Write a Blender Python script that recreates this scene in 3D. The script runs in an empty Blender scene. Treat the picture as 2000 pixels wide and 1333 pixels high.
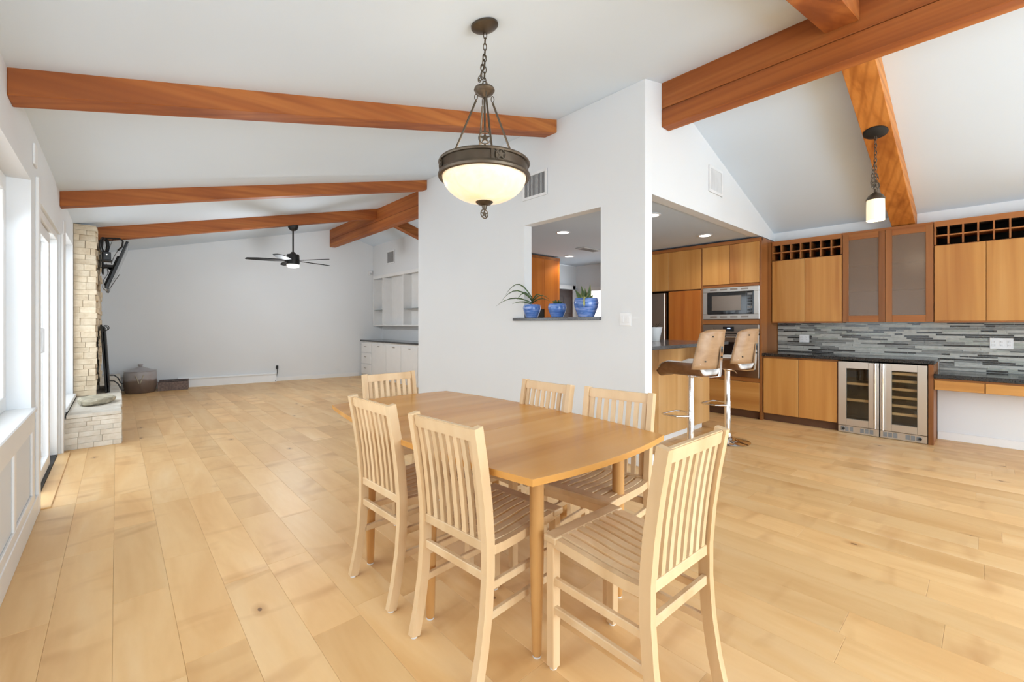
import bpy, bmesh, math, random
from mathutils import Vector, Matrix
random.seed(7)
S = bpy.context.scene
C = S.collection
PI = math.pi

# ------------------------------------------------------------------ camera
cam = bpy.data.cameras.new('camera'); cam.sensor_width = 36.0
cam.lens = 36.0 * 848.0 / 2000.0; cam.shift_y = -33.0 / 2000.0
cam.clip_start = 0.02; cam.clip_end = 200
co = bpy.data.objects.new('camera', cam); C.objects.link(co)
co.location = (0, 0, 1.33); co.rotation_euler = (PI / 2, 0, -math.radians(42.337))
S.camera = co
# ------------------------------------------------------------------ world, exposure, daylight
w = bpy.data.worlds.new('sky'); S.world = w; w.use_nodes = True
bg = w.node_tree.nodes['Background']; bg.inputs[0].default_value = (0.97, 0.985, 1.0, 1); bg.inputs[1].default_value = 1.6
S.view_settings.view_transform = 'Standard'; S.view_settings.look = 'None'
S.view_settings.exposure = 0.20; S.view_settings.gamma = 1.0; S.view_settings.use_curve_mapping = False
S.cycles.max_bounces = 5; S.cycles.diffuse_bounces = 4; S.cycles.glossy_bounces = 3; S.cycles.transmission_bounces = 4; S.cycles.transparent_max_bounces = 8
S.cycles.caustics_reflective = False; S.cycles.caustics_refractive = False; S.cycles.sample_clamp_indirect = 6.0
S.cycles.use_adaptive_sampling = True; S.cycles.adaptive_threshold = 0.06; S.cycles.adaptive_min_samples = 12
def area(name, loc, rot, sx, sy, power, col=(0.735, 0.88, 1.0)):
    l = bpy.data.lights.new(name, 'AREA'); l.shape = 'RECTANGLE'; l.size = sx; l.size_y = sy
    l.energy = power; l.color = col
    o = bpy.data.objects.new(name, l); C.objects.link(o); o.location = loc; o.rotation_euler = rot
    return o
# daylight at the glazing; the rear and right sources are added, out of view
area('added_rear_daylight', (2.3, -4.1, 1.35), (PI / 2 - 0.08, 0, 0), 5.2, 2.0, 262)            # shines +y; source added behind the camera to light the room
area('daylight_near_window', (-0.95, 2.6, 1.55), (0, -PI / 2 + 0.75, 0), 1.5, 3.2, 36)             # shines +x
area('daylight_slider', (-0.85, 5.5, 1.2), (0, -PI / 2 + 0.35, 0), 2.0, 1.6, 24)
area('daylight_far_window', (-0.85, 7.4, 1.4), (0, -PI / 2 + 0.35, 0), 1.8, 1.2, 13)
area('added_right_daylight', (7.24, -1.52, 1.15), (0, PI / 2, 0), 1.9, 1.15, 26)              # shines -x; source added beyond the right edge of view

area('daylight_hall_glass', (7.75, 5.14, 1.1), (0, PI / 2, 0), 1.8, 1.0, 16)

# ------------------------------------------------------------------ mesh helpers
def box(bm, x0, y0, z0, x1, y1, z1, bev=0.0, seg=1, M=None):
    vs = [bm.verts.new((x, y, z)) for z in (z0, z1) for y in (y0, y1) for x in (x0, x1)]
    fs = [bm.faces.new([vs[i] for i in f]) for f in ((0, 2, 3, 1), (4, 5, 7, 6), (0, 1, 5, 4), (2, 6, 7, 3), (0, 4, 6, 2), (1, 3, 7, 5))]
    if bev:
        es = list({e for f in fs for e in f.edges})
        r = bmesh.ops.bevel(bm, geom=es, offset=bev, segments=seg, affect='EDGES', profile=0.5)
        vs = list({v for f in r['faces'] for v in f.verts} | {v for v in vs if v.is_valid})
    if M is not None:
        bmesh.ops.transform(bm, matrix=M, verts=[v for v in vs if v.is_valid])
    return vs
def hexa(bm, b, t):
    """b, t: four bottom and four top points, both counter-clockwise seen from above"""
    vb = [bm.verts.new(p) for p in b]; vt = [bm.verts.new(p) for p in t]
    n = len(b)
    bm.faces.new(vb[::-1]); bm.faces.new(vt)
    for i in range(n): bm.faces.new((vb[i], vb[(i + 1) % n], vt[(i + 1) % n], vt[i]))
    return vb + vt
def tube(bm, pts, rad, n=8, closed=False, cap=True):
    pts = [Vector(p) for p in pts]; rs = rad if isinstance(rad, (list, tuple)) else [rad] * len(pts)
    rings = []; up = None
    N = len(pts)
    for i, p in enumerate(pts):
        if closed: d = pts[(i + 1) % N] - pts[i - 1]
        else: d = pts[min(i + 1, N - 1)] - pts[max(i - 1, 0)]
        d.normalize()
        if up is None: up = Vector((0, 0, 1)) if abs(d.z) < 0.9 else Vector((1, 0, 0))
        a = d.cross(up).normalized(); b = a.cross(d).normalized(); up = b
        rings.append([bm.verts.new(p + (a * math.cos(2 * PI * k / n) + b * math.sin(2 * PI * k / n)) * rs[i]) for k in range(n)])
    m = N if closed else N - 1
    for i in range(m):
        A, B = rings[i], rings[(i + 1) % N]
        for k in range(n): bm.faces.new((A[k], A[(k + 1) % n], B[(k + 1) % n], B[k]))
    if cap and not closed:
        bm.faces.new(rings[0][::-1]); bm.faces.new(rings[-1])
def lathe(bm, prof, n=32, cx=0, cy=0, a0=0.0):
    rings = []
    for r, z in prof:
        if r < 1e-5: rings.append([bm.verts.new((cx, cy, z))])
        else: rings.append([bm.verts.new((cx + r * math.cos(2 * PI * k / n + a0), cy + r * math.sin(2 * PI * k / n + a0), z)) for k in range(n)])
    for A, B in zip(rings[:-1], rings[1:]):
        for k in range(n):
            k2 = (k + 1) % n
            if len(A) == 1 and len(B) == 1: continue
            if len(A) == 1: bm.faces.new((A[0], B[k], B[k2]))
            elif len(B) == 1: bm.faces.new((A[k], B[0], A[k2]))
            else: bm.faces.new((A[k], B[k], B[k2], A[k2]))
def prism(bm, poly, h, M=None):
    """poly: 2-D outline (x, y) extruded along z from 0 to h, then placed with M"""
    a = [bm.verts.new((p[0], p[1], 0)) for p in poly]; b = [bm.verts.new((p[0], p[1], h)) for p in poly]
    bm.faces.new(a[::-1]); bm.faces.new(b); n = len(poly)
    for i in range(n): bm.faces.new((a[i], a[(i + 1) % n], b[(i + 1) % n], b[i]))
    if M is not None: bmesh.ops.transform(bm, matrix=M, verts=a + b)
def star(r, k=0.42):
    return [(math.sin(i * PI / 5) * (r if i % 2 == 0 else r * k), math.cos(i * PI / 5) * (r if i % 2 == 0 else r * k)) for i in range(10)]
def BM(): return bmesh.new()
def obj(name, bm, mat, parent=None, smooth=False, loc=None, rot=None):
    bmesh.ops.recalc_face_normals(bm, faces=bm.faces)
    me = bpy.data.meshes.new(name); bm.to_mesh(me); bm.free()
    if smooth:
        me.polygons.foreach_set('use_smooth', [True] * len(me.polygons))
        try: me.set_sharp_from_angle(angle=math.radians(40))
        except Exception: pass
    if mat is not None: me.materials.append(mat)
    o = bpy.data.objects.new(name, me); C.objects.link(o)
    if parent is not None: o.parent = parent
    if loc: o.location = loc
    if rot: o.rotation_euler = rot
    return o
def tag(o, label, cat, group=None):
    o['label'] = label; o['category'] = cat
    if group: o['group'] = group
    return o
def thing(name, label, cat, loc=(0, 0, 0), rotz=0.0, group=None):
    o = bpy.data.objects.new(name, None); o.empty_display_size = 0.1; C.objects.link(o)
    o.location = loc; o.rotation_euler = (0, 0, rotz)
    return tag(o, label, cat, group)
def struct(o): o['kind'] = 'structure'; return o
def pbox(name, b, mat, parent=None, bev=0.0, seg=1, off=None):
    """one box part; off = parent's place, when b is given in world coordinates"""
    bm = BM(); x0, y0, z0, x1, y1, z1 = b
    if off is not None:
        x0 -= off[0]; x1 -= off[0]; y0 -= off[1]; y1 -= off[1]; z0 -= off[2]; z1 -= off[2]
    box(bm, x0, y0, z0, x1, y1, z1, bev, seg)
    return obj(name, bm, mat, parent)
def dup(root, loc, rotz, label=None, group=None):
    r = root.copy(); C.objects.link(r); r.location = loc; r.rotation_euler = (0, 0, rotz)
    if label: r['label'] = label
    if group: r['group'] = group
    for ch in list(root.children):
        c_ = ch.copy(); C.objects.link(c_); c_.parent = r
        for g in list(ch.children):
            d = g.copy(); C.objects.link(d); d.parent = c_
    return r

# ------------------------------------------------------------------ materials
def lin(r, g, b):
    f = lambda v: (v / 255 / 12.92) if v / 255 <= 0.04045 else ((v / 255 + 0.055) / 1.055) ** 2.4
    return (f(r), f(g), f(b), 1)
class NT:
    def __init__(s, name):
        s.m = bpy.data.materials.new(name); s.m.use_nodes = True; s.t = s.m.node_tree
        s.p = s.t.nodes['Principled BSDF']; s.o = s.t.nodes['Material Output']
    def n(s, typ, **kw):
        x = s.t.nodes.new(typ)
        for k, v in kw.items(): setattr(x, k, v)
        return x
    def l(s, a, b): s.t.links.new(a, b)
    def ramp(s, fac, stops):
        r = s.n('ShaderNodeValToRGB'); e = r.color_ramp.elements
        while len(e) < len(stops): e.new(0.5)
        for i, (p, c_) in enumerate(stops): e[i].position = p; e[i].color = c_
        s.l(fac, r.inputs[0]); return r.outputs[0]
    def mix(s, fac, a, b, mode='MIX'):
        x = s.n('ShaderNodeMix', data_type='RGBA', blend_type=mode)
        for v, i in ((fac, 0), (a, 6), (b, 7)):
            if isinstance(v, (int, float)): x.inputs[i].default_value = v
            elif isinstance(v, tuple): x.inputs[i].default_value = v
            else: s.l(v, x.inputs[i])
        return x.outputs[2]
    def math(s, op, a, b=0.0):
        x = s.n('ShaderNodeMath', operation=op)
        for v, i in ((a, 0), (b, 1)):
            if isinstance(v, (int, float)): x.inputs[i].default_value = v
            else: s.l(v, x.inputs[i])
        return x.outputs[0]
    def coords(s, scale, rnd=7.0):
        tc = s.n('ShaderNodeTexCoord'); oi = s.n('ShaderNodeObjectInfo')
        ml = s.n('ShaderNodeVectorMath', operation='MULTIPLY_ADD')
        cb = s.n('ShaderNodeCombineXYZ')
        for i, k in enumerate((1.0, 1.7, 2.3)): s.l(s.math('MULTIPLY', oi.outputs['Random'], rnd * k), cb.inputs[i])
        ml.inputs[1].default_value = scale
        s.l(tc.outputs['Object'], ml.inputs[0]); s.l(cb.outputs[0], ml.inputs[2])
        return ml.outputs[0], oi.outputs['Random']
    def noise(s, vec, scale=1.0, detail=4, rough=0.55, dist=0.0):
        x = s.n('ShaderNodeTexNoise'); x.inputs['Scale'].default_value = scale; x.inputs['Detail'].default_value = detail
        x.inputs['Roughness'].default_value = rough; x.inputs['Distortion'].default_value = dist
        s.l(vec, x.inputs['Vector']); return x.outputs['Fac']
    def bump(s, h, strength=0.2, dist=0.004):
        b = s.n('ShaderNodeBump'); b.inputs['Strength'].default_value = strength; b.inputs['Distance'].default_value = dist
        s.l(h, b.inputs['Height']); s.l(b.outputs[0], s.p.inputs['Normal'])
    def out(s, col, rough=0.5, spec=0.5, metal=0.0):
        if isinstance(col, tuple): s.p.inputs['Base Color'].default_value = col
        else: s.l(col, s.p.inputs['Base Color'])
        s.p.inputs['Roughness'].default_value = rough; s.p.inputs['Specular IOR Level'].default_value = spec
        s.p.inputs['Metallic'].default_value = metal
        return s.m
def plain(name, col, rough=0.5, spec=0.5, metal=0.0, amt=0.06, sc=6.0, bump=0.0, bsc=60.0):
    t = NT(name); v, r = t.coords((1, 1, 1))
    n = t.noise(v, sc, 1)
    dk = tuple(x * (1 - amt) for x in col[:3]) + (1,); lt = tuple(min(1, x * (1 + amt)) for x in col[:3]) + (1,)
    c_ = t.ramp(n, [(0.3, dk), (0.7, lt)])
    if bump: t.bump(t.noise(v, bsc, 4), bump, 0.003)
    return t.out(c_, rough, spec, metal)
AX = {'x': (0.22, 7, 7), 'y': (7, 0.22, 7), 'z': (7, 7, 0.3)}
def wood(name, dark, mid, light, axis='z', rough=0.4, var=0.25, sc=1.0, ring=0.0, spec=0.4, fine=0.35):
    t = NT(name); s3 = tuple(a * sc for a in AX[axis]); v, r = t.coords(s3)
    n1 = t.noise(v, 1.0, 3, 0.55, 0.6)
    n2 = t.noise(v, 9.0, 2, 0.6, 0.2)
    base = t.ramp(n1, [(0.25, dark), (0.5, mid), (0.78, light)])
    base = t.mix(t.math('MULTIPLY', t.math('SUBTRACT', n2, 0.35), fine), base, dark, 'MIX')
    if ring:
        wv = t.n('ShaderNodeTexWave', wave_type='BANDS', bands_direction='DIAGONAL'); wv.inputs['Scale'].default_value = 1.1
        wv.inputs['Distortion'].default_value = 3.2; wv.inputs['Detail'].default_value = 1; wv.inputs['Detail Scale'].default_value = 0.5
        t.l(v, wv.inputs['Vector'])
        f = t.math('MULTIPLY', t.math('POWER', wv.outputs['Fac'], 4.0), ring)
        base = t.mix(f, base, dark)
    hv = t.n('ShaderNodeHueSaturation'); hv.inputs['Saturation'].default_value = 1.0
    t.l(t.math('ADD', t.math('MULTIPLY', r, var), 1.0 - var / 2), hv.inputs['Value']); t.l(base, hv.inputs['Color'])
    return t.out(hv.outputs[0], rough, spec)
def emit(name, col, strength):
    t = NT(name); v, r = t.coords((1, 1, 1)); n = t.noise(v, 5, 3)
    c_ = t.ramp(n, [(0.3, tuple(x * 0.93 for x in col[:3]) + (1,)), (0.7, col)])
    t.l(c_, t.p.inputs['Emission Color']); t.p.inputs['Emission Strength'].default_value = strength
    return t.out(col, 0.4)
def glass(name, tint=(1, 1, 1, 1), gloss=0.12, rough=0.0, dens=0.0, dcol=(0.5, 0.5, 0.5, 1)):
    t = NT(name); tr = t.n('ShaderNodeBsdfTransparent'); tr.inputs[0].default_value = tint
    gl = t.n('ShaderNodeBsdfGlossy'); gl.inputs['Roughness'].default_value = rough
    lw = t.n('ShaderNodeLayerWeight'); lw.inputs[0].default_value = 0.5
    fac = t.math('ADD', t.math('MULTIPLY', t.math('POWER', lw.outputs['Facing'], 5.0), 0.6), 0.05)
    mx = t.n('ShaderNodeMixShader'); t.l(fac, mx.inputs[0])
    t.l(tr.outputs[0], mx.inputs[1]); t.l(gl.outputs[0], mx.inputs[2]); last = mx
    if dens:
        df = t.n('ShaderNodeBsdfDiffuse'); df.inputs[0].default_value = dcol
        m2 = t.n('ShaderNodeMixShader'); m2.inputs[0].default_value = dens
        t.l(last.outputs[0], m2.inputs[1]); t.l(df.outputs[0], m2.inputs[2]); last = m2
    t.l(last.outputs[0], t.o.inputs[0]); return t.m

M = {}
M['wall'] = plain('white_wall_paint', (0.785, 0.80, 0.812, 1), 0.7, 0.25, amt=0.012, sc=1.2)
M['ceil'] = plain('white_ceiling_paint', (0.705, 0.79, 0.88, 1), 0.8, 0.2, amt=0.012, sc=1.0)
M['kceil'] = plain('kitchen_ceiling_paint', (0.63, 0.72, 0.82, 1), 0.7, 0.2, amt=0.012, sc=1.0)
M['trim'] = plain('white_gloss_trim', (0.845, 0.84, 0.83, 1), 0.35, 0.5, amt=0.01)
M['built'] = plain('white_cabinet_paint', (0.835, 0.83, 0.82, 1), 0.4, 0.4, amt=0.015)
M['sub'] = plain('subfloor_dark', (0.16, 0.09, 0.045, 1), 0.8)
M['beam'] = wood('cedar_beam', lin(124, 62, 24), lin(162, 90, 38), lin(192, 120, 58), 'x', 0.6, 0.2, 0.9, 0.35)
M['beamY'] = wood('cedar_ridge', lin(124, 62, 24), lin(162, 90, 38), lin(192, 120, 58), 'y', 0.6, 0.16, 0.9, 0.30)
M['fir'] = wood('fir_rafter', lin(150, 82, 28), lin(200, 126, 56), lin(218, 146, 74), 'x', 0.5, 0.1, 1.0, 0.45)
M['cab'] = wood('cherry_cabinet', lin(170, 108, 50), lin(200, 142, 74), lin(216, 162, 94), 'z', 0.38, 0.16, 0.8)
M['cabD'] = wood('cherry_cabinet_frame', lin(116, 68, 32), lin(150, 94, 48), lin(168, 112, 62), 'z', 0.4, 0.1, 0.8)
M['cabX'] = wood('cherry_drawer', lin(170, 108, 50), lin(200, 142, 74), lin(216, 162, 94), 'y', 0.38, 0.16, 0.8)
M['cabR'] = wood('cherry_rail', lin(128, 72, 32), lin(160, 98, 48), lin(178, 116, 60), 'y', 0.4, 0.1, 0.8)
M['pant'] = wood('pantry_veneer', lin(160, 82, 24), lin(192, 110, 38), lin(208, 130, 56), 'z', 0.4, 0.12, 0.8)
M['isl'] = wood('island_veneer', lin(196, 142, 82), lin(220, 172, 112), lin(232, 190, 136), 'z', 0.4, 0.1, 0.7)
M['chair'] = wood('beech_chair', lin(204, 168, 124), lin(222, 190, 148), lin(232, 206, 168), 'z', 0.42, 0.14, 0.8, fine=0.25)
M['table'] = wood('maple_table', lin(192, 130, 58), lin(212, 152, 78), lin(226, 174, 106), 'x', 0.27, 0.1, 0.55, fine=0.3)
M['tleg'] = wood('maple_table_leg', lin(188, 136, 78), lin(206, 156, 96), lin(216, 172, 114), 'z', 0.35, 0.1, 0.8)
M['stool'] = wood('walnut_ply', lin(156, 120, 86), lin(176, 140, 104), lin(190, 158, 124), 'x', 0.35, 0.05, 1.6)
M['stoolS'] = wood('walnut_ply_seat', lin(100, 68, 42), lin(116, 80, 52), lin(130, 94, 64), 'x', 0.35, 0.05, 1.6)
M['pad'] = plain('white_leatherette', (0.86, 0.85, 0.84, 1), 0.4, 0.4)
M['chrome'] = plain('chrome', (0.82, 0.82, 0.83, 1), 0.08, 0.5, 1.0, amt=0.01)
M['steel'] = plain('brushed_steel', lin(206, 200, 192), 0.32, 0.5, 1.0, amt=0.03, sc=2)
M['steelD'] = plain('dark_steel', lin(150, 136, 124), 0.3, 0.5, 1.0, amt=0.04, sc=2)
M['black'] = plain('black_plastic', (0.012, 0.012, 0.013, 1), 0.35)
M['blackM'] = plain('black_metal', (0.02, 0.019, 0.018, 1), 0.5, 0.4)
M['blackG'] = plain('black_glass', (0.008, 0.008, 0.009, 1), 0.06, 0.6)
M['granite'] = plain('dark_granite', (0.022, 0.022, 0.023, 1), 0.12, 0.6, amt=0.5, sc=90)
M['graniteG'] = plain('grey_granite', (0.10, 0.10, 0.105, 1), 0.18, 0.6, amt=0.35, sc=80)
M['bronze'] = plain('aged_bronze', (0.115, 0.088, 0.062, 1), 0.42, 0.5, 0.75, amt=0.15, sc=14)
M['coolin'] = plain('cooler_interior', (0.10, 0.095, 0.08, 1), 0.6)
M['fanblade'] = plain('fan_blade_black', (0.014, 0.013, 0.012, 1), 0.7, 0.15)
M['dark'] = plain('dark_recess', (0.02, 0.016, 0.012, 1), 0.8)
M['kick'] = plain('kick_board', lin(96, 62, 38), 0.6)
M['grout'] = plain('pale_grout', (0.66, 0.65, 0.62, 1), 0.8)
M['tileD'] = plain('charcoal_glass_tile', lin(62, 60, 57), 0.14, 0.5, amt=0.2, sc=20)
M['tileM'] = plain('grey_glass_tile', lin(132, 131, 126), 0.16, 0.5, amt=0.15, sc=20)
M['tileL'] = plain('pale_stone_tile', lin(182, 180, 172), 0.3, 0.5, amt=0.1, sc=20)
M['tileG'] = plain('greenish_glass_tile', lin(164, 166, 156), 0.12, 0.5, amt=0.1, sc=20)
M['white'] = plain('white_plastic', (0.82, 0.82, 0.82, 1), 0.35)
M['ivory'] = plain('grey_plastic', (0.55, 0.55, 0.55, 1), 0.4)
M['vent'] = plain('vent_shadow', (0.22, 0.22, 0.22, 1), 0.8)
M['cblue'] = None
M['log'] = plain('pale_stone_slab', lin(178, 170, 150), 0.9, 0.2, amt=0.25, sc=14, bump=0.6, bsc=40)
M['box'] = plain('woven_box', lin(128, 112, 106), 0.8, 0.2, amt=0.25, sc=30, bump=0.5, bsc=80)
M['boxin'] = plain('box_inside', lin(60, 54, 52), 0.9)
M['leaf'] = plain('leaf_green', (0.06, 0.11, 0.035, 1), 0.5, amt=0.4, sc=20)
M['leafY'] = plain('leaf_yellow_edge', (0.35, 0.34, 0.10, 1), 0.5, amt=0.3, sc=20)
M['soil'] = plain('soil', (0.05, 0.035, 0.02, 1), 0.95)
M['door'] = plain('dark_brown_door', lin(66, 46, 38), 0.5)
M['pane'] = glass('window_glass')
M['frost'] = glass('frosted_glass', (0.80, 0.74, 0.68, 1), rough=0.22, dens=0.50, dcol=lin(150, 128, 110))
M['cool'] = glass('smoked_cooler_glass', (0.86, 0.84, 0.78, 1), rough=0.02)
M['shelfglass'] = plain('glass_shelf_edge', (0.30, 0.33, 0.33, 1), 0.15)
M['lit'] = emit('lit_diffuser', (1, 0.96, 0.9, 1), 6.0)
M['fanlit'] = emit('fan_lamp_glass', (1, 0.93, 0.80, 1), 6.0)
M['clock'] = emit('oven_clock_digits', (0.45, 0.6, 1.0, 1), 1.5)
# limestone, with colour from stone to stone
def stone_mat(name, a, b, c_):
    t = NT(name); v, r = t.coords((1, 1, 1)); n = t.noise(v, 9, 3, 0.65)
    base = t.ramp(n, [(0.25, a), (0.5, b), (0.75, c_)])
    hv = t.n('ShaderNodeHueSaturation'); t.l(t.math('ADD', t.math('MULTIPLY', r, 0.16), 0.92), hv.inputs['Value']); t.l(base, hv.inputs['Color'])
    hv.inputs['Saturation'].default_value = 0.95
    t.bump(t.noise(v, 40, 2), 0.5, 0.006)
    return t.out(hv.outputs[0], 0.9, 0.2)
M['stone'] = stone_mat('limestone', lin(196, 174, 144), lin(216, 198, 170), lin(228, 214, 190))
M['stoneW'] = stone_mat('pale_limestone', lin(206, 194, 176), lin(222, 214, 200), lin(232, 228, 218))
# maple floor
def floor_mat():
    t = NT('maple_plank_floor'); v, r = t.coords((3.0, 0.55, 3.0), 11.0); v2, r2 = t.coords((1.0, 2.6, 1.0), 11.0)
    n1 = t.noise(v, 1.3, 3, 0.55, 0.8); n2 = t.noise(v2, 1.2, 2, 0.5, 1.2); n3 = t.noise(v, 14, 2, 0.6)
    base = t.ramp(n1, [(0.28, lin(222, 174, 114)), (0.52, lin(236, 194, 136)), (0.75, lin(242, 207, 156))])
    base = t.mix(t.math('MULTIPLY', t.math('MAXIMUM', t.math('SUBTRACT', n2, 0.56), 0.0), 2.2), base, lin(178, 118, 62))
    base = t.mix(t.math('MULTIPLY', n3, 0.16), base, lin(190, 132, 76))
    # knots
    vo = t.n('ShaderNodeTexVoronoi', voronoi_dimensions='2D'); vo.inputs['Scale'].default_value = 1.0; v4, r4 = t.coords((2.4, 1.3, 2.4), 11.0); t.l(v4, vo.inputs['Vector'])
    sep = t.n('ShaderNodeSeparateColor'); t.l(vo.outputs['Color'], sep.inputs[0])
    pick = t.math('GREATER_THAN', sep.outputs[0], 0.76)
    core = t.math('MULTIPLY', t.math('LESS_THAN', vo.outputs['Distance'], 0.020), pick)
    halo = t.math('MULTIPLY', t.math('MAXIMUM', t.math('SUBTRACT', 0.09, vo.outputs['Distance']), 0.0), t.math('MULTIPLY', pick, 7.0))
    base = t.mix(halo, base, lin(170, 108, 56)); base = t.mix(t.math('MULTIPLY', core, 0.7), base, lin(84, 52, 28))
    hv = t.n('ShaderNodeHueSaturation'); t.l(t.math('ADD', t.math('MULTIPLY', r, 0.14), 0.93), hv.inputs['Value']); t.l(base, hv.inputs['Color'])
    return t.out(hv.outputs[0], 0.40, 0.42)
M['floor'] = floor_mat()
def glaze(name):
    t = NT(name); v, r = t.coords((1, 1, 9)); n = t.noise(v, 5, 4, 0.6, 0.4)
    return t.out(t.ramp(n, [(0.3, lin(48, 88, 160)), (0.5, lin(84, 126, 198)), (0.70, lin(164, 180, 226))]), 0.18, 0.6)
M['cblue'] = glaze('blue_glaze')
def crock():
    t = NT('two_tone_stoneware'); v, r = t.coords((1, 1, 1)); tc = t.n('ShaderNodeTexCoord'); sp = t.n('ShaderNodeSeparateXYZ')
    t.l(tc.outputs['Object'], sp.inputs[0])
    edge = t.math('ADD', sp.outputs[2], t.math('MULTIPLY', t.noise(v, 5, 2), 0.12))
    c_ = t.ramp(edge, [(0.22, lin(96, 84, 76)), (0.30, lin(108, 96, 88)), (0.34, lin(168, 166, 168)), (0.6, lin(176, 176, 180))])
    return t.out(t.mix(t.math('MULTIPLY', t.noise(v, 12, 4), 0.4), c_, lin(150, 120, 100)), 0.4, 0.5)
M['crock'] = crock()
def bowl_mat():
    t = NT('alabaster_bowl'); v, r = t.coords((1, 1, 1)); n = t.noise(v, 9, 5, 0.6, 0.8)
    c_ = t.ramp(n, [(0.3, lin(255, 214, 156)), (0.52, lin(255, 236, 204)), (0.75, lin(255, 247, 232))])
    t.l(c_, t.p.inputs['Emission Color']); t.p.inputs['Emission Strength'].default_value = 0.50
    return t.out(lin(236, 214, 178), 0.35, 0.4)
M['bowl'] = bowl_mat()
M['shade'] = emit('cream_glass_shade', (1, 0.84, 0.58, 1), 0.62)

# ================================================================== THE SETTING
XL, XR, YB = -0.42, 7.28, -4.2
XC0, XC1, YK = 3.616, 3.739, 2.14          # dividing wall and kitchen header
RX, RZ = 3.985, 3.686                      # ridge
zl = lambda x: 2.66 + 0.233 * (x - XL)
zr = lambda x: RZ - 0.317 * (x - RX)
yfar = lambda x: 11.408 - 0.1363 * (x - 1.127)
def boxes(name, L, mat, parent=None, bev=0.0):
    bm = BM()
    for b in L: box(bm, *b, bev)
    return obj(name, bm, mat, parent)
# --- floor: slab and planks
floor = struct(pbox('floor', (XL - 0.2, YB, -0.12, XR, 11.8, -0.012), M['sub']))
PW, X0 = 0.2095, -0.431
fixed = {0: [3.564], 1: [4.531], 2: [2.796, 3.805], 3: [2.117, 3.127], 4: [2.626], 18: [0.016], 16: [0.206], 14: [0.13], 12: [0.409]}
planks = []
def proj(x, y, z=0.0):
    sy, cy = math.sin(math.radians(42.337)), math.cos(math.radians(42.337))
    d = x * sy + y * cy; l = x * cy - y * sy
    return (1000 + 848 * l / d, 633.5 + 848 * (1.33 - z) / d) if d > 0.05 else None
for r in range(37):
    xa, xb = X0 + r * PW, X0 + (r + 1) * PW
    ys = sorted(fixed.get(r, [random.uniform(1.5, 3.0)]))
    cuts = list(ys); y = ys[-1]
    while y < 11.8: y += random.choice((0.75, 1.0, 1.25, 1.5, 1.8)) ; cuts.append(y)
    y = ys[0]
    while y > YB: y -= random.choice((0.75, 1.0, 1.25, 1.5, 1.8)); cuts.append(y)
    cuts.sort()
    for a, b in zip(cuts[:-1], cuts[1:]):
        a2, b2 = max(a, YB), min(b, 11.7)
        if b2 - a2 < 0.05 or xb > XR + 0.1: continue
        vis = 0
        for i in range(9):
            p = proj((xa + xb) / 2, a2 + (b2 - a2) * i / 8)
            if p and -30 < p[0] < 2030 and p[1] < 1370: vis += 1
        d = math.hypot((xa + xb) / 2, (a2 + b2) / 2)
        planks.append(((vis / 9) * (b2 - a2) / (d * d) if vis else 0.0, max(xa, XL - 0.15), a2, min(xb, XR), b2))
planks.sort(key=lambda p: -p[0])
def plank_geo(bm, xa, ya, xb, yb):
    g, c_ = 0.0003, 0.0009
    hexa(bm, [(xa + g, ya + g, -0.012), (xb - g, ya + g, -0.012), (xb - g, yb - g, -0.012), (xa + g, yb - g, -0.012)],
             [(xa + g, ya + g, -c_), (xb - g, ya + g, -c_), (xb - g, yb - g, -c_), (xa + g, yb - g, -c_)])
    a = [bm.verts.new(p) for p in ((xa + g, ya + g, -c_), (xb - g, ya + g, -c_), (xb - g, yb - g, -c_), (xa + g, yb - g, -c_))]
    h = g + c_
    b = [bm.verts.new(p) for p in ((xa + h, ya + h, 0), (xb - h, ya + h, 0), (xb - h, yb - h, 0), (xa + h, yb - h, 0))]
    for i in range(4): bm.faces.new((a[i], a[(i + 1) % 4], b[(i + 1) % 4], b[i]))
    bm.faces.new(b)
for p in planks[:300]:
    if p[0] <= 0: continue
    bm = BM(); plank_geo(bm, *p[1:]); obj('plank', bm, M['floor'], floor)
bm = BM()
for i, p in enumerate(planks):
    if i >= 300 or p[0] <= 0: plank_geo(bm, *p[1:])
o = obj('plank_field', bm, M['floor'], floor); o['kind'] = 'stuff'
# --- left wall with its openings
WY = (0.9, 4.30); WZ = (0.77, 2.29); DY = (4.58, 6.36); DZ = 2.24; VY = (6.72, 8.05); VZ = (0.42, 2.36)
xo = XL - 0.2
struct(boxes('wall_left', [
    (xo, YB, 0, XL, WY[0], 2.70), (xo, WY[0], 0, XL, WY[1], WZ[0] - 0.03), (xo, WY[0], WZ[1], XL, WY[1], 2.70),
    (xo, WY[1], 0, XL, DY[0], 2.70), (xo, DY[0], DZ, XL, DY[1], 2.70), (xo, DY[1], 0, XL, VY[0], 2.70),
    (xo, VY[0], 0, XL, VY[1], VZ[0] - 0.03), (xo, VY[0], VZ[1], XL, VY[1], 2.70), (xo, VY[1], 0, XL, 11.75, 2.70)], M['wall']))
# far wall (slightly out of square) following the two slopes
bm = BM()
def gable(bm, x0, x1, ya, yb, zb=0.0):
    pts = [(x0, zb), (x1, zb), (x1, (zl(x1) if x1 <= RX else zr(x1)) + 0.03)] + ([(RX, RZ + 0.03)] if x0 < RX < x1 else []) + [(x0, zl(x0) + 0.03)]
    A = [bm.verts.new((x, ya(x), z)) for x, z in pts]; B = [bm.verts.new((x, yb(x), z)) for x, z in pts]
    n = len(pts); bm.faces.new(A); bm.faces.new(B[::-1])
    for i in range(n): bm.faces.new((A[i], B[i], B[(i + 1) % n], A[(i + 1) % n]))
gable(bm, XL - 0.2, 5.45, yfar, lambda x: yfar(x) + 0.15); struct(obj('wall_far', bm, M['wall']))
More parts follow.
